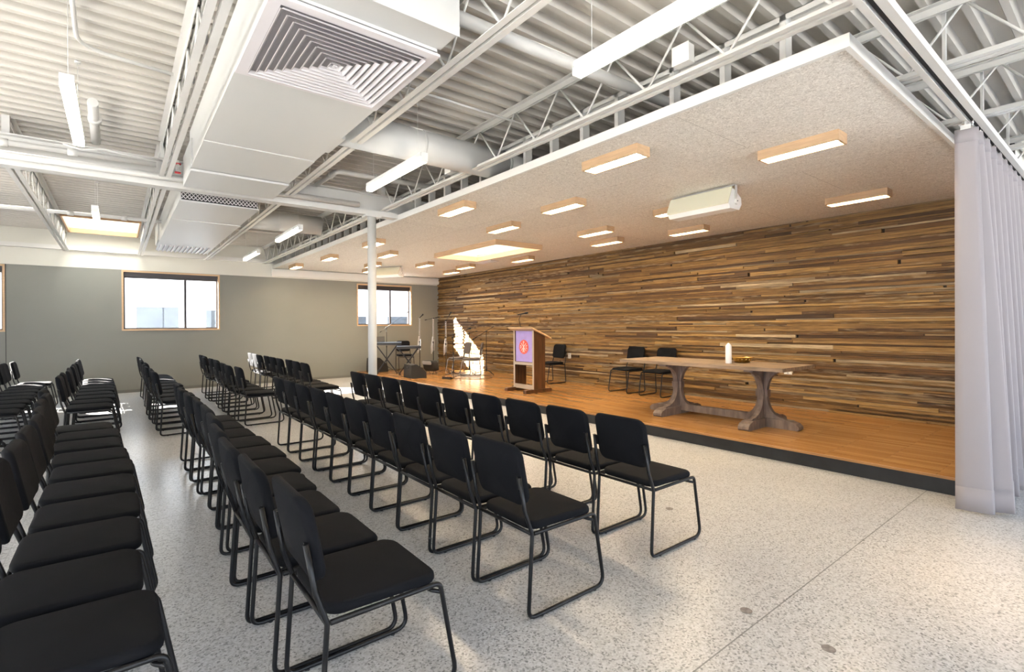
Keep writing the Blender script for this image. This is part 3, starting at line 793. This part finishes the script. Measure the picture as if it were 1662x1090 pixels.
hung_speaker((5.62, 3.33, 2.925), 0, 'long white loudspeaker hung over the lectern side of the stage table')
hung_speaker((5.75, 12.6, 2.925), 0.5, 'white loudspeaker hung at the far end of the stage ceiling')

# curtain and track
tk = empty('curtain_track', (2.4, .86, 3.10), 0, 'white double curtain rail running past the hung ceiling end', 'curtain rail')
b = MB().use(white_steel); Lt = 9.95-2.4
b.box(0, Lt, .0, .036, .0, .035); b.build('front_rail', parent=tk)
b = MB().use(white_steel); b.box(0, Lt, -.078, -.035, .0, .006); b.box(0, Lt, -.078, -.071, .006, .05); b.box(0, Lt, -.045, -.035, .006, .03); b.build('rear_rail', parent=tk)
b = MB().use(dark_void); b.box(0, Lt, -.035, .0, .028, .034); b.build('rail_slot', parent=tk)
for x in (.8, 2.1, 3.4, 4.7, 6.0, 7.2):
    b = MB().use(white_steel); b.box(x-.015, x+.015, -.02, .0, .034, ZD-3.10); b.build('hanger', parent=tk)
X0c, X1c = 5.27, 9.9
def curtain_path(z):
    t = min(1.0, z/3.04); q = 1-t
    mixp = lambda lo, hi: (lo[0]*q+hi[0]*t, lo[1]*q+hi[1]*t)
    pts = [mixp((5.262, .945), (5.264, .935)), mixp((5.27, .88), (5.268, .905)), mixp((5.285, .80), (5.274, .875)), mixp((5.305, .735), (5.282, .835)),
           mixp((5.325, .725), (5.295, .80)), mixp((5.345, .76), (5.315, .815)), mixp((5.37, .80), (5.335, .86))]
    am = .085*q**.8 + .044; yc = .845*t + .795*q; n = 380; L = X1c-5.40
    for i in range(n+1):
        x = 5.39 + L*i/n; u = x-5.39
        ph = u/.285*2*PI
        w = math.sin(ph + .5*math.sin(ph*.37+1.3)*q)
        sh = .35*math.sin(2*ph+.5)
        first = math.exp(-(u-.10)**2/.006)*.055*q
        pts.append((x + .045*sh*(.4+.6*q), yc - am*w - first))
    return pts
ct_ = empty('curtain', (0, 0, 0), 0, 'tall grey lilac pleated curtain hanging beside the stage end', 'curtain')
zs = [.015, .10, .20, .5, .9, 1.3, 1.7, 2.1, 2.5, 2.8, 2.93, 3.035]
b = MB().use(curtain_mat); b.grid([[(x, y, z) for x, y in curtain_path(z)] for z in zs]); o = b.build('curtain_cloth', parent=ct_, fix=False)
md = o.modifiers.new('thick', 'SOLIDIFY'); md.thickness = .004; md.offset = 0
def hem(name, z0, z1):
    b = MB().use(curtain_mat); rows = []
    for z in (z0, (z0+z1)/2, z1):
        P = curtain_path(z); r = []
        for i, p in enumerate(P):
            a = P[max(0, i-1)]; c = P[min(len(P)-1, i+1)]; d = Vector((c[0]-a[0], c[1]-a[1], 0)).normalized(); nn = Vector((d.y, -d.x, 0))
            r.append((p[0]-nn.x*-.004, p[1]-nn.y*-.004, z))
        rows.append(r)
    b.grid(rows); o = b.build(name, parent=ct_, fix=False); md = o.modifiers.new('thick', 'SOLIDIFY'); md.thickness = .003; md.offset = 0
hem('bottom_hem', .016, .20); hem('header_tape', 2.93, 3.036)
P = curtain_path(3.035)
for k in range(16):
    b = MB(); x = 5.29 + k*.3
    b.tube([(x, .83, 3.035+.012*math.cos(a)+.02) if False else (x+.012*math.cos(a), .83, 3.062+.014*math.sin(a)) for a in [2*PI*i/10 for i in range(10)]], .003, 6, closed=True)
    b.cyl((x, .83, 3.070), (x, .83, 3.098), .006, 6); b.build('carrier_ring', chrome, ct_)
# the leading-edge master carrier
b = MB(); b.box(5.262, 5.29, .84, .90, 3.03, 3.065); b.cyl((5.276, .87, 3.06), (5.276, .87, 3.098), .008, 8); b.build('master_carrier', white_steel, ct_)

# ------------------------------------------------------------------ chairs
def pad_back(f_w, f_h, t, m_): pass
def make_chair(name, fab, met):
    e = empty(name); 
    # side frames
    for s in (-1, 1):
        yo = s*.230
        pts = [(-.068, s*.214, .735), (-.038, s*.220, .555), (.0, yo, .437), (-.028, yo, .013), (.540, yo, .013), (.462, yo, .437), (.012, yo, .437)]
        b = MB(); b.tube(fillet(pts, [.06, .04, .045, .055, .035], 5), .0105, 8); o = b.build('sled_leg', met, e)
        for x in (.06, .46):
            b = MB(); b.cyl((x, yo, 0), (x, yo, .006), .011, 8); b.build('floor_glide', black_plastic, o)
    b = MB(); b.cyl((0, -.230, .437), (0, .230, .437), .010, 8); b.build('rear_crossbar', met, e)
    b = MB(); b.tube(fillet([(.470, -.230, .395), (.43, -.20, .405), (.43, .20, .405), (.470, .230, .395)], .03), .009, 8); b.build('front_crossbar', met, e)
    def fs(u, v, t):   # u across Y, v along X
        fr = v/.23
        drop = -.012*max(0, fr-.55)/.45
        crown = .006*(1-(u/.23)**2)*(1-fr*fr) if t > 0 else 0
        return (.232+v, u*(1+.02*fr), .466+t+drop+crown)
    b = MB(); b.pad(.452, .465, .046, .07, .020, fs); b.build('seat', fab, e)
    def fb(u, v, t):
        zc = .733+v; lean = -.062-.20*v; bow = .030*(u/.21)**2
        return (lean + bow + t, u, zc)
    b = MB(); b.pad(.425, .325, .044, .065, .020, fb); b.build('backrest', fab, e)
    for s in (-1, 1):
        b = MB(); b.obox((-.060, s*.203, .70), (.003, 0, 0), (0, .016, 0), (-.0065, 0, .034)); b.build('back_bracket', met, e)
    return e
ch0 = make_chair('padded_chair', fabric, chair_metal)
kc = kid_map(ch0); used = [False]
def place_chair(x, y, rz, label, group, z=0):
    # x, y: rear seat edge (centre); chair faces local +X
    o = ch0 if not used[0] else copy_tree(ch0, kc); used[0] = True
    o.location = (x, y, z); o.rotation_euler = (0, 0, rz)
    tag(o, label, 'chair', group); return o
RN = ['front', 'second', 'third', 'fourth', 'fifth']
X4 = [.07, .03, .04, .05, .04, .04, .01, -.03, -.04, -.10]; Y4 = [1.99, 2.485, 2.99, 3.49, 4.01, 4.53, 5.03, 5.58, 6.10, 6.60]
near = [[(2.70 - .022*k + (.010*k if k > 5 else 0), 2.19+.487*k) for k in range(10)],
        [(1.655 - (.03 if k in (3, 6) else .045 if k > 6 else .015*min(k, 2)), 2.17+.488*k) for k in range(10)],
        [(x, 2.05+.49*k) for k, x in enumerate((.585, .545, .53, .55, .59, .61, .605, .58, .57, .575))],
        [(x-.415, y+.225) for x, y in zip(X4, Y4)],
        [(-1.31, 1.95+.5*k) for k in range(10)]]
rc = random.Random(11)
far = [[(x0 + rc.uniform(-.04, .04), y0+.24+k*p) for k in range(9)] for x0, y0, p in ((2.57, 8.64, .560), (1.51, 8.47, .555), (.46, 8.43, .565), (-.52, 8.42, .545), (-1.48, 8.55, .53))]
for rows, blk in ((near, 'near'), (far, 'far')):
    for r, spots in enumerate(rows):
        for k, (cx, cy) in enumerate(spots):
            jr = rc.uniform(-.004, .004) if blk == 'near' else rc.uniform(-.01, .06)
            vis = any(in_frame((cx+dx, cy+dy, dz), 6) for dx, dy, dz in ((.46, .2, .46), (.5, 0, .0), (.46, -.2, .46), (0, 0, .84), (.2, 0, .46), (.5, .2, .2), (0, 0, .46)))
            if not vis: continue
            place_chair(cx, cy, jr, 'black padded chair, %s from the %s end of the %s row, %s block' % (ORD[k], 'curtain' if blk == 'near' else 'aisle', RN[r], blk), 'black chairs in the %s row of the %s block' % (RN[r], blk))
# stage chairs
place_chair(8.05, 8.55, 0, 'x', 'stage chairs')
last_ch = [o for o in COL.objects if o.get('label') == 'x'][0]
last_ch.location = (8.24, 8.66, HS); last_ch.rotation_euler = (0, 0, PI-.05)
last_ch['label'] = 'black padded chair on the stage behind the lectern'; last_ch['group'] = 'black chairs on the stage'
for (x, y, rz, lb) in ((8.28, 6.45, PI-.02, 'black padded chair behind the lectern end of the stage table'), (8.28, 5.72, PI+.03, 'black padded chair behind the middle of the stage table'),
                       (7.02, 14.38, PI+1.3, 'black chair behind the keyboards on the stage')):
    place_chair(x, y, rz, lb, 'black chairs on the stage', HS)
ch1 = make_chair('padded_chair', tan_fabric, mat('grey chair tube', (.35, .34, .33), .3, .7))
k1 = kid_map(ch1); c2 = copy_tree(ch1, k1)
ch1.location = (7.62, 11.05, HS); ch1.rotation_euler = (0, 0, 2.55); tag(ch1, 'brown grey padded chair among the microphone stands, nearer one', 'chair', 'brown chairs among the microphone stands')
c2.location = (7.65, 11.75, HS); c2.rotation_euler = (0, 0, 2.95); tag(c2, 'brown grey padded chair among the microphone stands, farther one', 'chair', 'brown chairs among the microphone stands')

# ------------------------------------------------------------------ table on the stage
tb = empty('trestle_table', (6.72, 3.92, HS), 0, 'weathered oak trestle table standing on the stage', 'table')
b = MB().use(table_wood); HT = .805
hw, hl = .475, 1.235
for k in range(5):
    a = -hw+.09+k*(2*(hw-.09)/5); b.box(-hw+.0+k*2*hw/5+.001, -hw+(k+1)*2*hw/5-.001, -hl+.10, hl-.10, HT-.045, HT)
b.box(-hw, hw, -hl, -hl+.099, HT-.046, HT); b.box(-hw, hw, hl-.099, hl, HT-.046, HT)
b.build('tabletop', parent=tb)
def arc(p0, p1, c, n=8): return [tuple((1-t)**2*a + 2*t*(1-t)*q + t*t*d for a, q, d in zip(p0, c, p1)) for t in [i/n for i in range(n+1)]]
def pedestal(yc):
    e = MB().use(table_leg_wood)
    # four curved brackets round a square post
    e.box(-.045, .045, yc-.045, yc+.045, .06, HT-.05); e.box(-.055, .055, yc-.03, yc+.03, .06, HT-.05); e.box(-.03, .03, yc-.055, yc+.055, .06, HT-.05)
    for dx, dy, R in ((-1, 0, .47), (1, 0, .47), (0, -1, .40), (0, 1, .40)):
        def f(off):
            def g(u, v):
                return (dx*u + (-dy)*off, yc + dy*u + dx*off, v)
            return g
        th = .032
        # lower and upper sweeping brackets
        low = [(.03, .09)] + [(R-.09, .09), (R-.10, .115)] + arc((R-.13, .13), (.062, .41), (.075, .15)) + [(.03, .42)]
        e.prism(low, f(-th), f(th))
        hi = [(.03, HT-.05)] + [(R-.16, HT-.05), (R-.17, HT-.08)] + arc((R-.19, HT-.09), (.062, .46), (.08, .67)) + [(.03, .44)]
        e.prism(hi, f(-th), f(th))
        # foot with rounded toe
        foot = [(.0, 0), (R+.05, 0), (R+.07, .02), (R+.065, .05), (R+.03, .085), (R-.01, .095), (R-.05, .11), (.0, .115)]
        if not (dy and dy*yc < 0): e.prism(foot, f(-.07), f(.07))
        # band in the middle
        e.obox((dx*.06, yc+dy*.06, .435), (.018 if dx else .045, 0, 0), (0, .045 if dx else .018, 0), (0, 0, .045))
    return e.build('pedestal', parent=tb)
pedestal(-.78); pedestal(.50)
b = MB().use(table_leg_wood); b.box(-.035, .035, -.72, .44, .05, .15); b.build('stretcher', parent=tb)
for yy in (-.84, .44):
    b = MB().use(table_leg_wood); b.box(-.40, .40, yy, yy+.12, HT-.075, HT-.046); b.build('top_bearer', parent=tb)
TT = HS+HT
cn = empty('candle', (6.62, 3.56, TT), 0, 'thick white pillar candle standing on the table', 'candle')
b = MB(); b.lathe([(.0385, 0), (.04, .004), (.04, .235), (.034, .25), (.012, .275), (.004, .282)], n=28); b.build('wax_body', wax, cn)
b = MB(); b.cyl((0, 0, .28), (0, 0, .30), .0015, 6); b.build('wick', black_plastic, cn)
bw = empty('brass_bowl', (6.88, 3.50, TT), 0, 'low brass bowl beside the candle', 'bowl')
b = MB(); b.lathe([(.07, 0), (.09, .012), (.115, .04), (.125, .062), (.155, .074), (.156, .079), (.12, .072), (.108, .045), (.06, .012)], n=32); b.build('bowl_body', brass, bw)
b = MB()
for k in range(14):
    a = 2*PI*k/14; b.cyl((.088*math.cos(a), .088*math.sin(a), .010), (.122*math.cos(a), .122*math.sin(a), .058), .008, 6)
b.build('ribbing', brass, bw)
bf = MB(); bf.lathe([(.105, 0), (.105, .010), (.095, .018), (.0, .019)], (0, 0, 0), 28); o = bf.build('brass_floor_box', brass); o.location = (7.27, 3.84, HS); tag(o, 'round brass floor outlet cover on the stage under the table', 'outlet cover')

# ------------------------------------------------------------------ lectern
le = empty('lectern', (6.50, 7.85, HS), 0, 'tall wooden lectern with lavender banner panel on the stage', 'lectern')
b = MB().use(lectern_wood)
for s in (-1, 1):
    o = MB().use(lectern_wood); o.prism([(-.23, 0), (.46, 0), (.46, .06), (.42, .072), (-.20, .072), (-.23, .06)], (lambda s_: lambda u, v: (u, s_*.30-.045, v))(s), (lambda s_: lambda u, v: (u, s_*.30+.045, v))(s)); o.build('foot', parent=le)
for s in (-1, 1):
    o = MB().use(lectern_wood); y0 = s*.30
    o.prism([(0, .062), (.30, .062), (.30, 1.12), (0, 1.27)], (lambda a: lambda u, v: (u, a-.018, v))(y0), (lambda a: lambda u, v: (u, a+.018, v))(y0)); o.build('side_panel', parent=le)
    o = MB().use(lectern_edge); o.box(-.012, 0, y0-.02, y0+.02, .062, 1.265); o.build('front_edging', parent=le)
b = MB().use(lectern_edge); b.box(-.012, .01, -.28, .28, .545, .60); b.build('lower_rail', parent=le)
b = MB().use(lectern_edge); b.box(-.008, .012, -.28, .28, .062, .15); b.build('base_rail', parent=le)
b = MB().use(lectern_wood); b.box(.02, .035, -.28, .28, .60, 1.24); b.box(.05, .29, -.282, .282, .57, .59); b.build('back_board', parent=le)
b = MB().use(lectern_top_wood)
b.prism([(-.10, 1.315), (-.10, 1.285), (.42, 1.075), (.42, 1.105)], lambda u, v: (u, -.385, v), lambda u, v: (u, .385, v)); b.build('sloped_top', parent=le)
b = MB().use(lectern_wood); b.box(.38, .42, -.36, .36, 1.10, 1.135); b.build('book_ledge', parent=le)
bn = MB().use(banner_cloth); bn.box(.008, .014, -.262, .262, .61, 1.235); bn = bn.build('banner_panel', parent=le)
b = MB().use(emblem_red); b.lathe([(.145, -.002), (.145, .002)], (0, 0, 0), 40, lambda p: Vector((p.z, p.x, p.y))); o = b.build('emblem_disc', parent=bn); o.location = (.004, .0, .91)
# white strokes of the emblem: letters P, C, D and rays (front face is -X; left in view = +Y)
b = MB().use(emblem_white); zc = .91
def ray_(a, r0_, r1_, w=.007):
    b.beam((.0, -math.cos(a)*r0_, zc+math.sin(a)*r0_), (.0, -math.cos(a)*r1_, zc+math.sin(a)*r1_), w, .003, (1, 0, 0))
for dg in (45, 135, 225, 315, 90, 270): ray_(math.radians(dg), -.004, .105 if dg != 90 else .06, .009)
for dg in (255, 285): ray_(math.radians(dg), .03, .115, .006)
def stroke(pts, w=.0045): b.tube([(.0, -u, zc+v) for u, v in pts], w, 6)
stroke([(-.012, .06), (-.012, .12)]); stroke([(-.012, .118), (.012, .114), (.018, .100), (.012, .088), (-.012, .086)])
stroke([(.108, .026), (.092, .034), (.075, .022), (.070, 0), (.075, -.022), (.092, -.034), (.108, -.026)])
stroke([(-.105, .032), (-.105, -.032)]); stroke([(-.105, .032), (-.080, .024), (-.070, 0), (-.080, -.024), (-.105, -.032)])
b.build('emblem_lettering', parent=bn)
# lectern microphone
lm = empty('gooseneck_microphone', (7.0, 8.55, HS), 0, 'microphone on slim black stand beside the lectern', 'microphone stand')
def tripod(e, R, hub, n=3, a0=.3, m_=None):
    b = MB(); b.tube([(0, 0, hub-.02), (0, 0, hub+.10)], [.022, .015], 10); b.build('hub', black_metal, e)
    for k in range(n):
        a = a0 + 2*PI*k/n; o = MB(); o.cyl((.01*math.cos(a), .01*math.sin(a), hub+.02), (R*math.cos(a), R*math.sin(a), .012), .008, 6); o.build('leg', black_metal, e)
        o = MB(); o.cyl(((R-.02)*math.cos(a), (R-.02)*math.sin(a), .012), (R*math.cos(a), R*math.sin(a), .012), .012, 8); o.build('rubber_foot', black_plastic, e)
def mic_shape(b, p, d, L=.16):
    p = Vector(p); d = Vector(d).normalized(); b.tube([p, p+d*L*.7, p+d*L*.74, p+d*L*.9, p+d*L], [.010, .016, .025, .025, .012], 12)
def boom_stand(loc, h, boom, ang, elev, label, R=.30, a0=.3, wrap=False, back=.25, mic=True, rz=0):
    e = empty('microphone_stand', loc, rz, label, 'microphone stand', 'microphone stands on the stage'); tripod(e, R, .10, a0=a0)
    b = MB(); b.cyl((0, 0, .12), (0, 0, h*.55), .012, 10); b.cyl((0, 0, h*.5), (0, 0, h), .008, 10); b.cyl((0, 0, h*.54), (0, 0, h*.57), .018, 10); b.build('pole', black_metal, e)
    top = Vector((0, 0, h))
    if boom > 0:
        d = Vector((math.cos(ang)*math.cos(elev), math.sin(ang)*math.cos(elev), math.sin(elev)))
        b = MB(); b.cyl(top-d*back, top+d*boom, .006, 8); b.cyl(top-d*back, top-d*(back-.06), .012, 8); b.build('boom', black_metal, e)
        b = MB(); b.cyl(top+Vector((0, -.02, 0)), top+Vector((0, .02, 0)), .018, 10); b.build('clutch', black_plastic, e)
        if mic: b = MB(); mic_shape(b, top+d*boom, d); b.build('microphone', black_metal, e)
    elif mic:
        b = MB(); mic_shape(b, top, (.5, -.3, .6)); b.build('microphone', black_metal, e)
    if wrap:
        pts = []
        for k in range(90):
            t = k/89; pts.append((.018*math.cos(k*.9)+.0, .018*math.sin(k*.9), h - t*h*.42))
        b = MB(); b.tube(pts, .006, 6)
        for k in range(3):
            o = .02*(k-1); b.tube([(o, .02, h*.66), (o-.03, .04, h*.48), (o-.02, .05, h*.34+.05*k), (o+.02, .03, h*.40), (o+.02, .02, h*.6)], .005, 6)
        b.build('wrapped_cable', cable_white, e)
    return e
# camera-right direction in plan, used as plain compass bearings for the booms
RB = -YAW
boom_stand((6.50, 14.46, HS), 1.32, .70, RB+.05, .62, 'boom microphone stand rising beside the keyboards and column', R=.24)
boom_stand((7.10, 13.45, HS), 1.60, 0, 0, 0, 'straight microphone stand with white cable between window and wall corner', wrap=True)
boom_stand((7.28, 12.95, HS), 1.58, .06, RB, .2, 'microphone stand with bundled white cable at the wall corner', wrap=True)
boom_stand((7.38, 12.40, HS), 1.50, .14, RB+.2, 1.0, 'leaning microphone stand with white cable before the board wall', wrap=True)
boom_stand((6.95, 11.30, HS), 1.12, .34, RB+.05, .35, 'boom microphone stand at the stage edge', R=.34, a0=.0)
boom_stand((7.92, 12.02, HS), 1.14, .36, RB+PI, -.25, 'boom microphone stand in the sunlit patch', R=.3)
boom_stand((8.10, 11.42, HS), 1.20, .30, RB+PI, -.55, 'boom microphone stand between brown chairs and lectern', R=.34, a0=.5)
tripod(lm, .30, .10, a0=1.1)
b = MB(); b.cyl((0, 0, .12), (0, 0, 1.18), .010, 10); b.build('pole', black_metal, lm)
b = MB(); b.tube(fillet([(0, 0, 1.18), (.0, 0, 1.32), (-.10, -.06, 1.48), (-.08, -.12, 1.60)], .08), .006, 8); mic_shape(b, (-.13, -.05, 1.585), (.8, -.55, .18), .24); b.build('gooseneck', black_metal, lm)
b = MB(); b.tube(fillet([(0, 0, 1.1), (-.04, .03, 1.0), (-.03, .02, .8), (.02, 0, .5), (0, .02, .15)], .05), .004, 6); b.build('cable', cable_black, lm)

# ------------------------------------------------------------------ keyboards and stage gear
def keyboard(loc, rz, L, label, stand_h):
    e = empty('keyboard', loc, rz, label, 'keyboard', 'keyboards on the stage')
    b = MB(); b.prism([(-.14, 0), (.14, 0), (.14, .07), (.06, .085), (-.10, .05), (-.14, .045)], lambda u, v: (-L/2, u, v), lambda u, v: (L/2, u, v)); b.build('keyboard_body', black_plastic, e)
    b = MB(); b.box(-L/2+.06, L/2-.06, -.13, -.0, .056, .068); b.build('white_keys', key_white, e)
    b = MB()
    for k in range(48):
        if k % 7 in (2, 6): continue
        x = -L/2+.07+k*(L-.14)/48; b.box(x+.012, x+.024, -.085, .0, .068, .076)
    b.build('black_keys', key_black, e)
def xstand(loc, rz, W, H, label):
    e = empty('keyboard_stand', loc, rz, label, 'keyboard stand', 'folding keyboard stands')
    for yy in (-.03, .03):
        for s in (-1, 1):
            b = MB(); b.beam((s*W/2, yy, .03), (-s*W/2, yy, H-.02), .03, .03, (0, 1, 0)); b.build('leg', black_metal, e)
    for s in (-1, 1):
        b = MB(); b.cyl((s*W/2, -.20, .022), (s*W/2, .20, .022), .018, 8); b.build('floor_bar', black_metal, e)
        b = MB(); b.cyl((s*W/2, -.17, H-.018), (s*W/2, .17, H-.018), .016, 8); b.build('support_arm', black_metal, e)
    b = MB(); b.cyl((0, -.06, H/2), (0, .06, H/2), .03, 12); b.build('pivot', black_plastic, e)
keyboard((6.05, 13.45, HS+.82), RB+.25+PI, .82, 'long black keyboard on the stand beside the column', .8)
xstand((6.05, 13.45, HS), RB+.25, .55, .82, 'black folding stand under the long keyboard')
keyboard((6.45, 12.90, HS+.72), RB+.35+PI, .66, 'shorter black keyboard on the second stand', .68)
xstand((6.45, 12.90, HS), RB+.35, .5, .72, 'black folding stand under the shorter keyboard')
lp = empty('laptop', (5.90, 13.58, HS+.906), RB+.25, 'small open laptop on the end of the long keyboard', 'laptop')
b = MB(); b.box(-.13, .13, -.09, .09, 0, .014); b.build('laptop_base', black_plastic, lp)
b = MB(); b.obox((0, .115, .075), (.13, 0, 0), (0, .003, -.002), (0, .035, .075)); b.build('laptop_screen', black_plastic, lp)
def wedge(loc, rz, W, D, H, label):
    e = empty('monitor_speaker', loc, rz, label, 'floor monitor', 'black wedge monitors on the stage')
    prof = [(-D/2, 0), (D/2, 0), (D/2, H*.35), (D/2-.10*D, H*.55), (-D/2+.35*D, H), (-D/2+.05*D, H*.95)]
    b = MB(); b.prism(prof, lambda u, v: (u, -W/2, v), lambda u, v: (u, W/2, v)); b.build('cabinet', speaker_black, e)
    p0_ = Vector((D/2-.12*D, 0, H*.55)); p1_ = Vector((-D/2+.37*D, 0, H*.98)); c = (p0_+p1_)/2; d = p1_-p0_; nn = Vector((-d.z, 0, d.x)); nn = nn.normalized()*(1 if nn.z > 0 else -1)
    b = MB(); b.obox(c+nn*.004, d*.46, (0, W/2-.02, 0), nn*.006); b.build('grille', black_metal, e)
    b = MB(); b.obox(Vector((-D/2+.02*D, 0, H*.75)), (.004, 0, 0), (0, .07, 0), (0, 0, .018)); b.build('handle', black_plastic, e)
wedge((6.16, 11.95, HS), -.15, .62, .42, .36, 'black wedge monitor at the stage edge before the keyboards')
wedge((6.12, 14.30, HS), .1, .55, .42, .42, 'black wedge monitor half hidden behind the column')
am = empty('guitar_amplifier', (6.90, 12.42, HS), .3, 'small rounded black amplifier in front of the wall corner', 'amplifier')
b = MB(); b.pad(.42, .30, .24, .09, .05, lambda u, v, t: (t - .25*v, u, .24+v)); b.build('amplifier_body', speaker_black, am)
b = MB(); b.pad(.34, .10, .02, .04, .008, lambda u, v, t: (-.145+t-.25*(v+.08), u, .33+v)); b.build('control_panel', mat('grey panel', (.30, .29, .28), .4), am)
for s in (-1, 1):
    b = MB(); b.tube([(-.08, s*.14, .006), (0, s*.12, .13), (.12, s*.14, .006)], .010, 6); b.build('stand_leg', black_metal, am)
# cables on the stage
def cable(pts, r, label, m_=cable_black, closed=False):
    b = MB(); P = [Vector(p) for p in pts]
    if not closed: P = fillet(P, .15, 5)
    b.tube(P, r, 6, closed=closed); o = b.build('stage_cable', m_); tag(o, label, 'cable', 'black cables on the stage'); return o
cz = HS+.006
cable([(7.35+.50*math.cos(a)*(1+.05*math.sin(3*a)), 10.95+.52*math.sin(a), cz) for a in [2*PI*i/48 for i in range(48)]], .006, 'black cable looped on the stage round the brown chairs', closed=True)
cable([(7.35, 12.72, cz), (7.6, 12.78, cz), (7.95, 12.6, cz), (8.2, 12.9, cz), (8.3, 13.6, cz)], .006, 'black cable snaking toward the board wall corner')
cable([(5.85, 12.9, cz), (5.92, 12.5, cz), (6.35, 12.42, cz), (6.55, 12.55, cz)], .006, 'black cable running before the keyboard stands')
cable([(7.75, 10.4, cz), (7.9, 9.7, cz), (7.3, 9.3, cz), (7.02, 8.62, cz)], .006, 'black cable running from lectern microphone toward the loop')
pb = empty('effects_pedal', (6.62, 11.05, HS), .4, 'small black pedal box at the foot of the stage edge boom stand', 'pedal')
b = MB(); b.prism([(-.06, 0), (.06, 0), (.06, .025), (-.06, .05)], lambda u, v: (u, -.13, v), lambda u, v: (u, .13, v)); b.build('pedal_case', black_plastic, pb)
for k in range(3):
    b = MB(); b.cyl((0, -.08+.08*k, .035), (0, -.08+.08*k, .055), .012, 8); b.build('footswitch', black_metal, pb)
# wall fittings
def outlet(y, z, w, h, label, name='wall_outlet'):
    e = empty(name, (XW-.05, y, z), 0, label, 'outlet')
    b = MB(); b.box(-.008, .048, -w/2, w/2, -h/2, h/2); b.build('cover_plate', plastic_white, e)
    b = MB()
    for s in (-1, 1): b.box(-.010, -.008, -.012, .012, s*.025-.012, s*.025+.012)
    b.build('socket', mat('socket grey', (.5, .5, .5), .5), e)
outlet(8.50, .78, .075, .125, 'white wall outlet on the boards between lectern and table')
outlet(3.55, .74, .12, .09, 'white wall outlet on the boards behind the table end')
# floor plugs (patched anchor marks)
for x, y, w in ((2.58, 1.30, 'largest oval'), (2.57, .91, 'darkest oval'), (3.53, 2.41, 'faint round')):
    b = MB(); b.lathe([(.030, 0), (.030, .0012)], (0, 0, 0), 18); o = b.build('floor_patch', MATS['stain']); o.location = (x, y, .0002)
    tag(o, '%s grey patch set in the concrete floor' % w, 'floor patch', 'grey floor patches')

# spot lamps over the foreground (just outside the picture)
for i, (x, y, w) in enumerate(((3.95, .12, 'near the curtain'),)):
    e = empty('ceiling_spot', (x, y, 3.2), 0, 'white ceiling spot lamp %s' % w, 'lamp')
    b = MB(); b.cyl((0, 0, 0), (0, 0, .14), .045, 16); b.cyl((0, 0, .14), (0, 0, ZD-3.2), .008, 8); b.build('spot_can', white_steel, e)
    b = MB(); b.cyl((0, 0, -.002), (0, 0, .0), .040, 16); b.build('lens', spot_lens, e)
    ld = bpy.data.lights.new('spot_bulb', 'SPOT'); lo = bpy.data.objects.new('spot_bulb', ld); COL.objects.link(lo); lo.location = (x, y, 3.18)
    ld.energy = 120; ld.spot_size = .75; ld.spot_blend = 1.0; ld.color = (1, .70, .40); ld.shadow_soft_size = .04

# ------------------------------------------------------------------ outdoors beyond the windows
b = MB(); b.box(-40, 50, -40, 60, -.35, -.30); tag(b.build('ground_outdoors', concrete_out), kind='structure')
nb = empty('neighbour_building', (0, 23, -.3), 0, 'bright white building seen through the windows', 'building')
b = MB().use(facade_white); b.box(-16, 24, 0, 6, 0, 4.6); b.build('facade', parent=nb)
b = MB().use(facade_white); b.box(-16.2, 24.2, -.25, 6.2, 4.6, 4.85); b.build('roof_edge', parent=nb)
for x, z0, z1, w in ((-2.6, 0.2, 2.35, .9), (-.9, 1.0, 2.6, .8), (.55, .4, 2.6, 1.3), (2.75, .3, 2.5, 1.0), (7.9, .3, 2.3, 1.4), (10.4, .3, 2.3, 1.3)):
    b = MB(); b.box(x, x+w, -.03, .02, z0, z1); b.build('facade_window', facade_glass, nb)
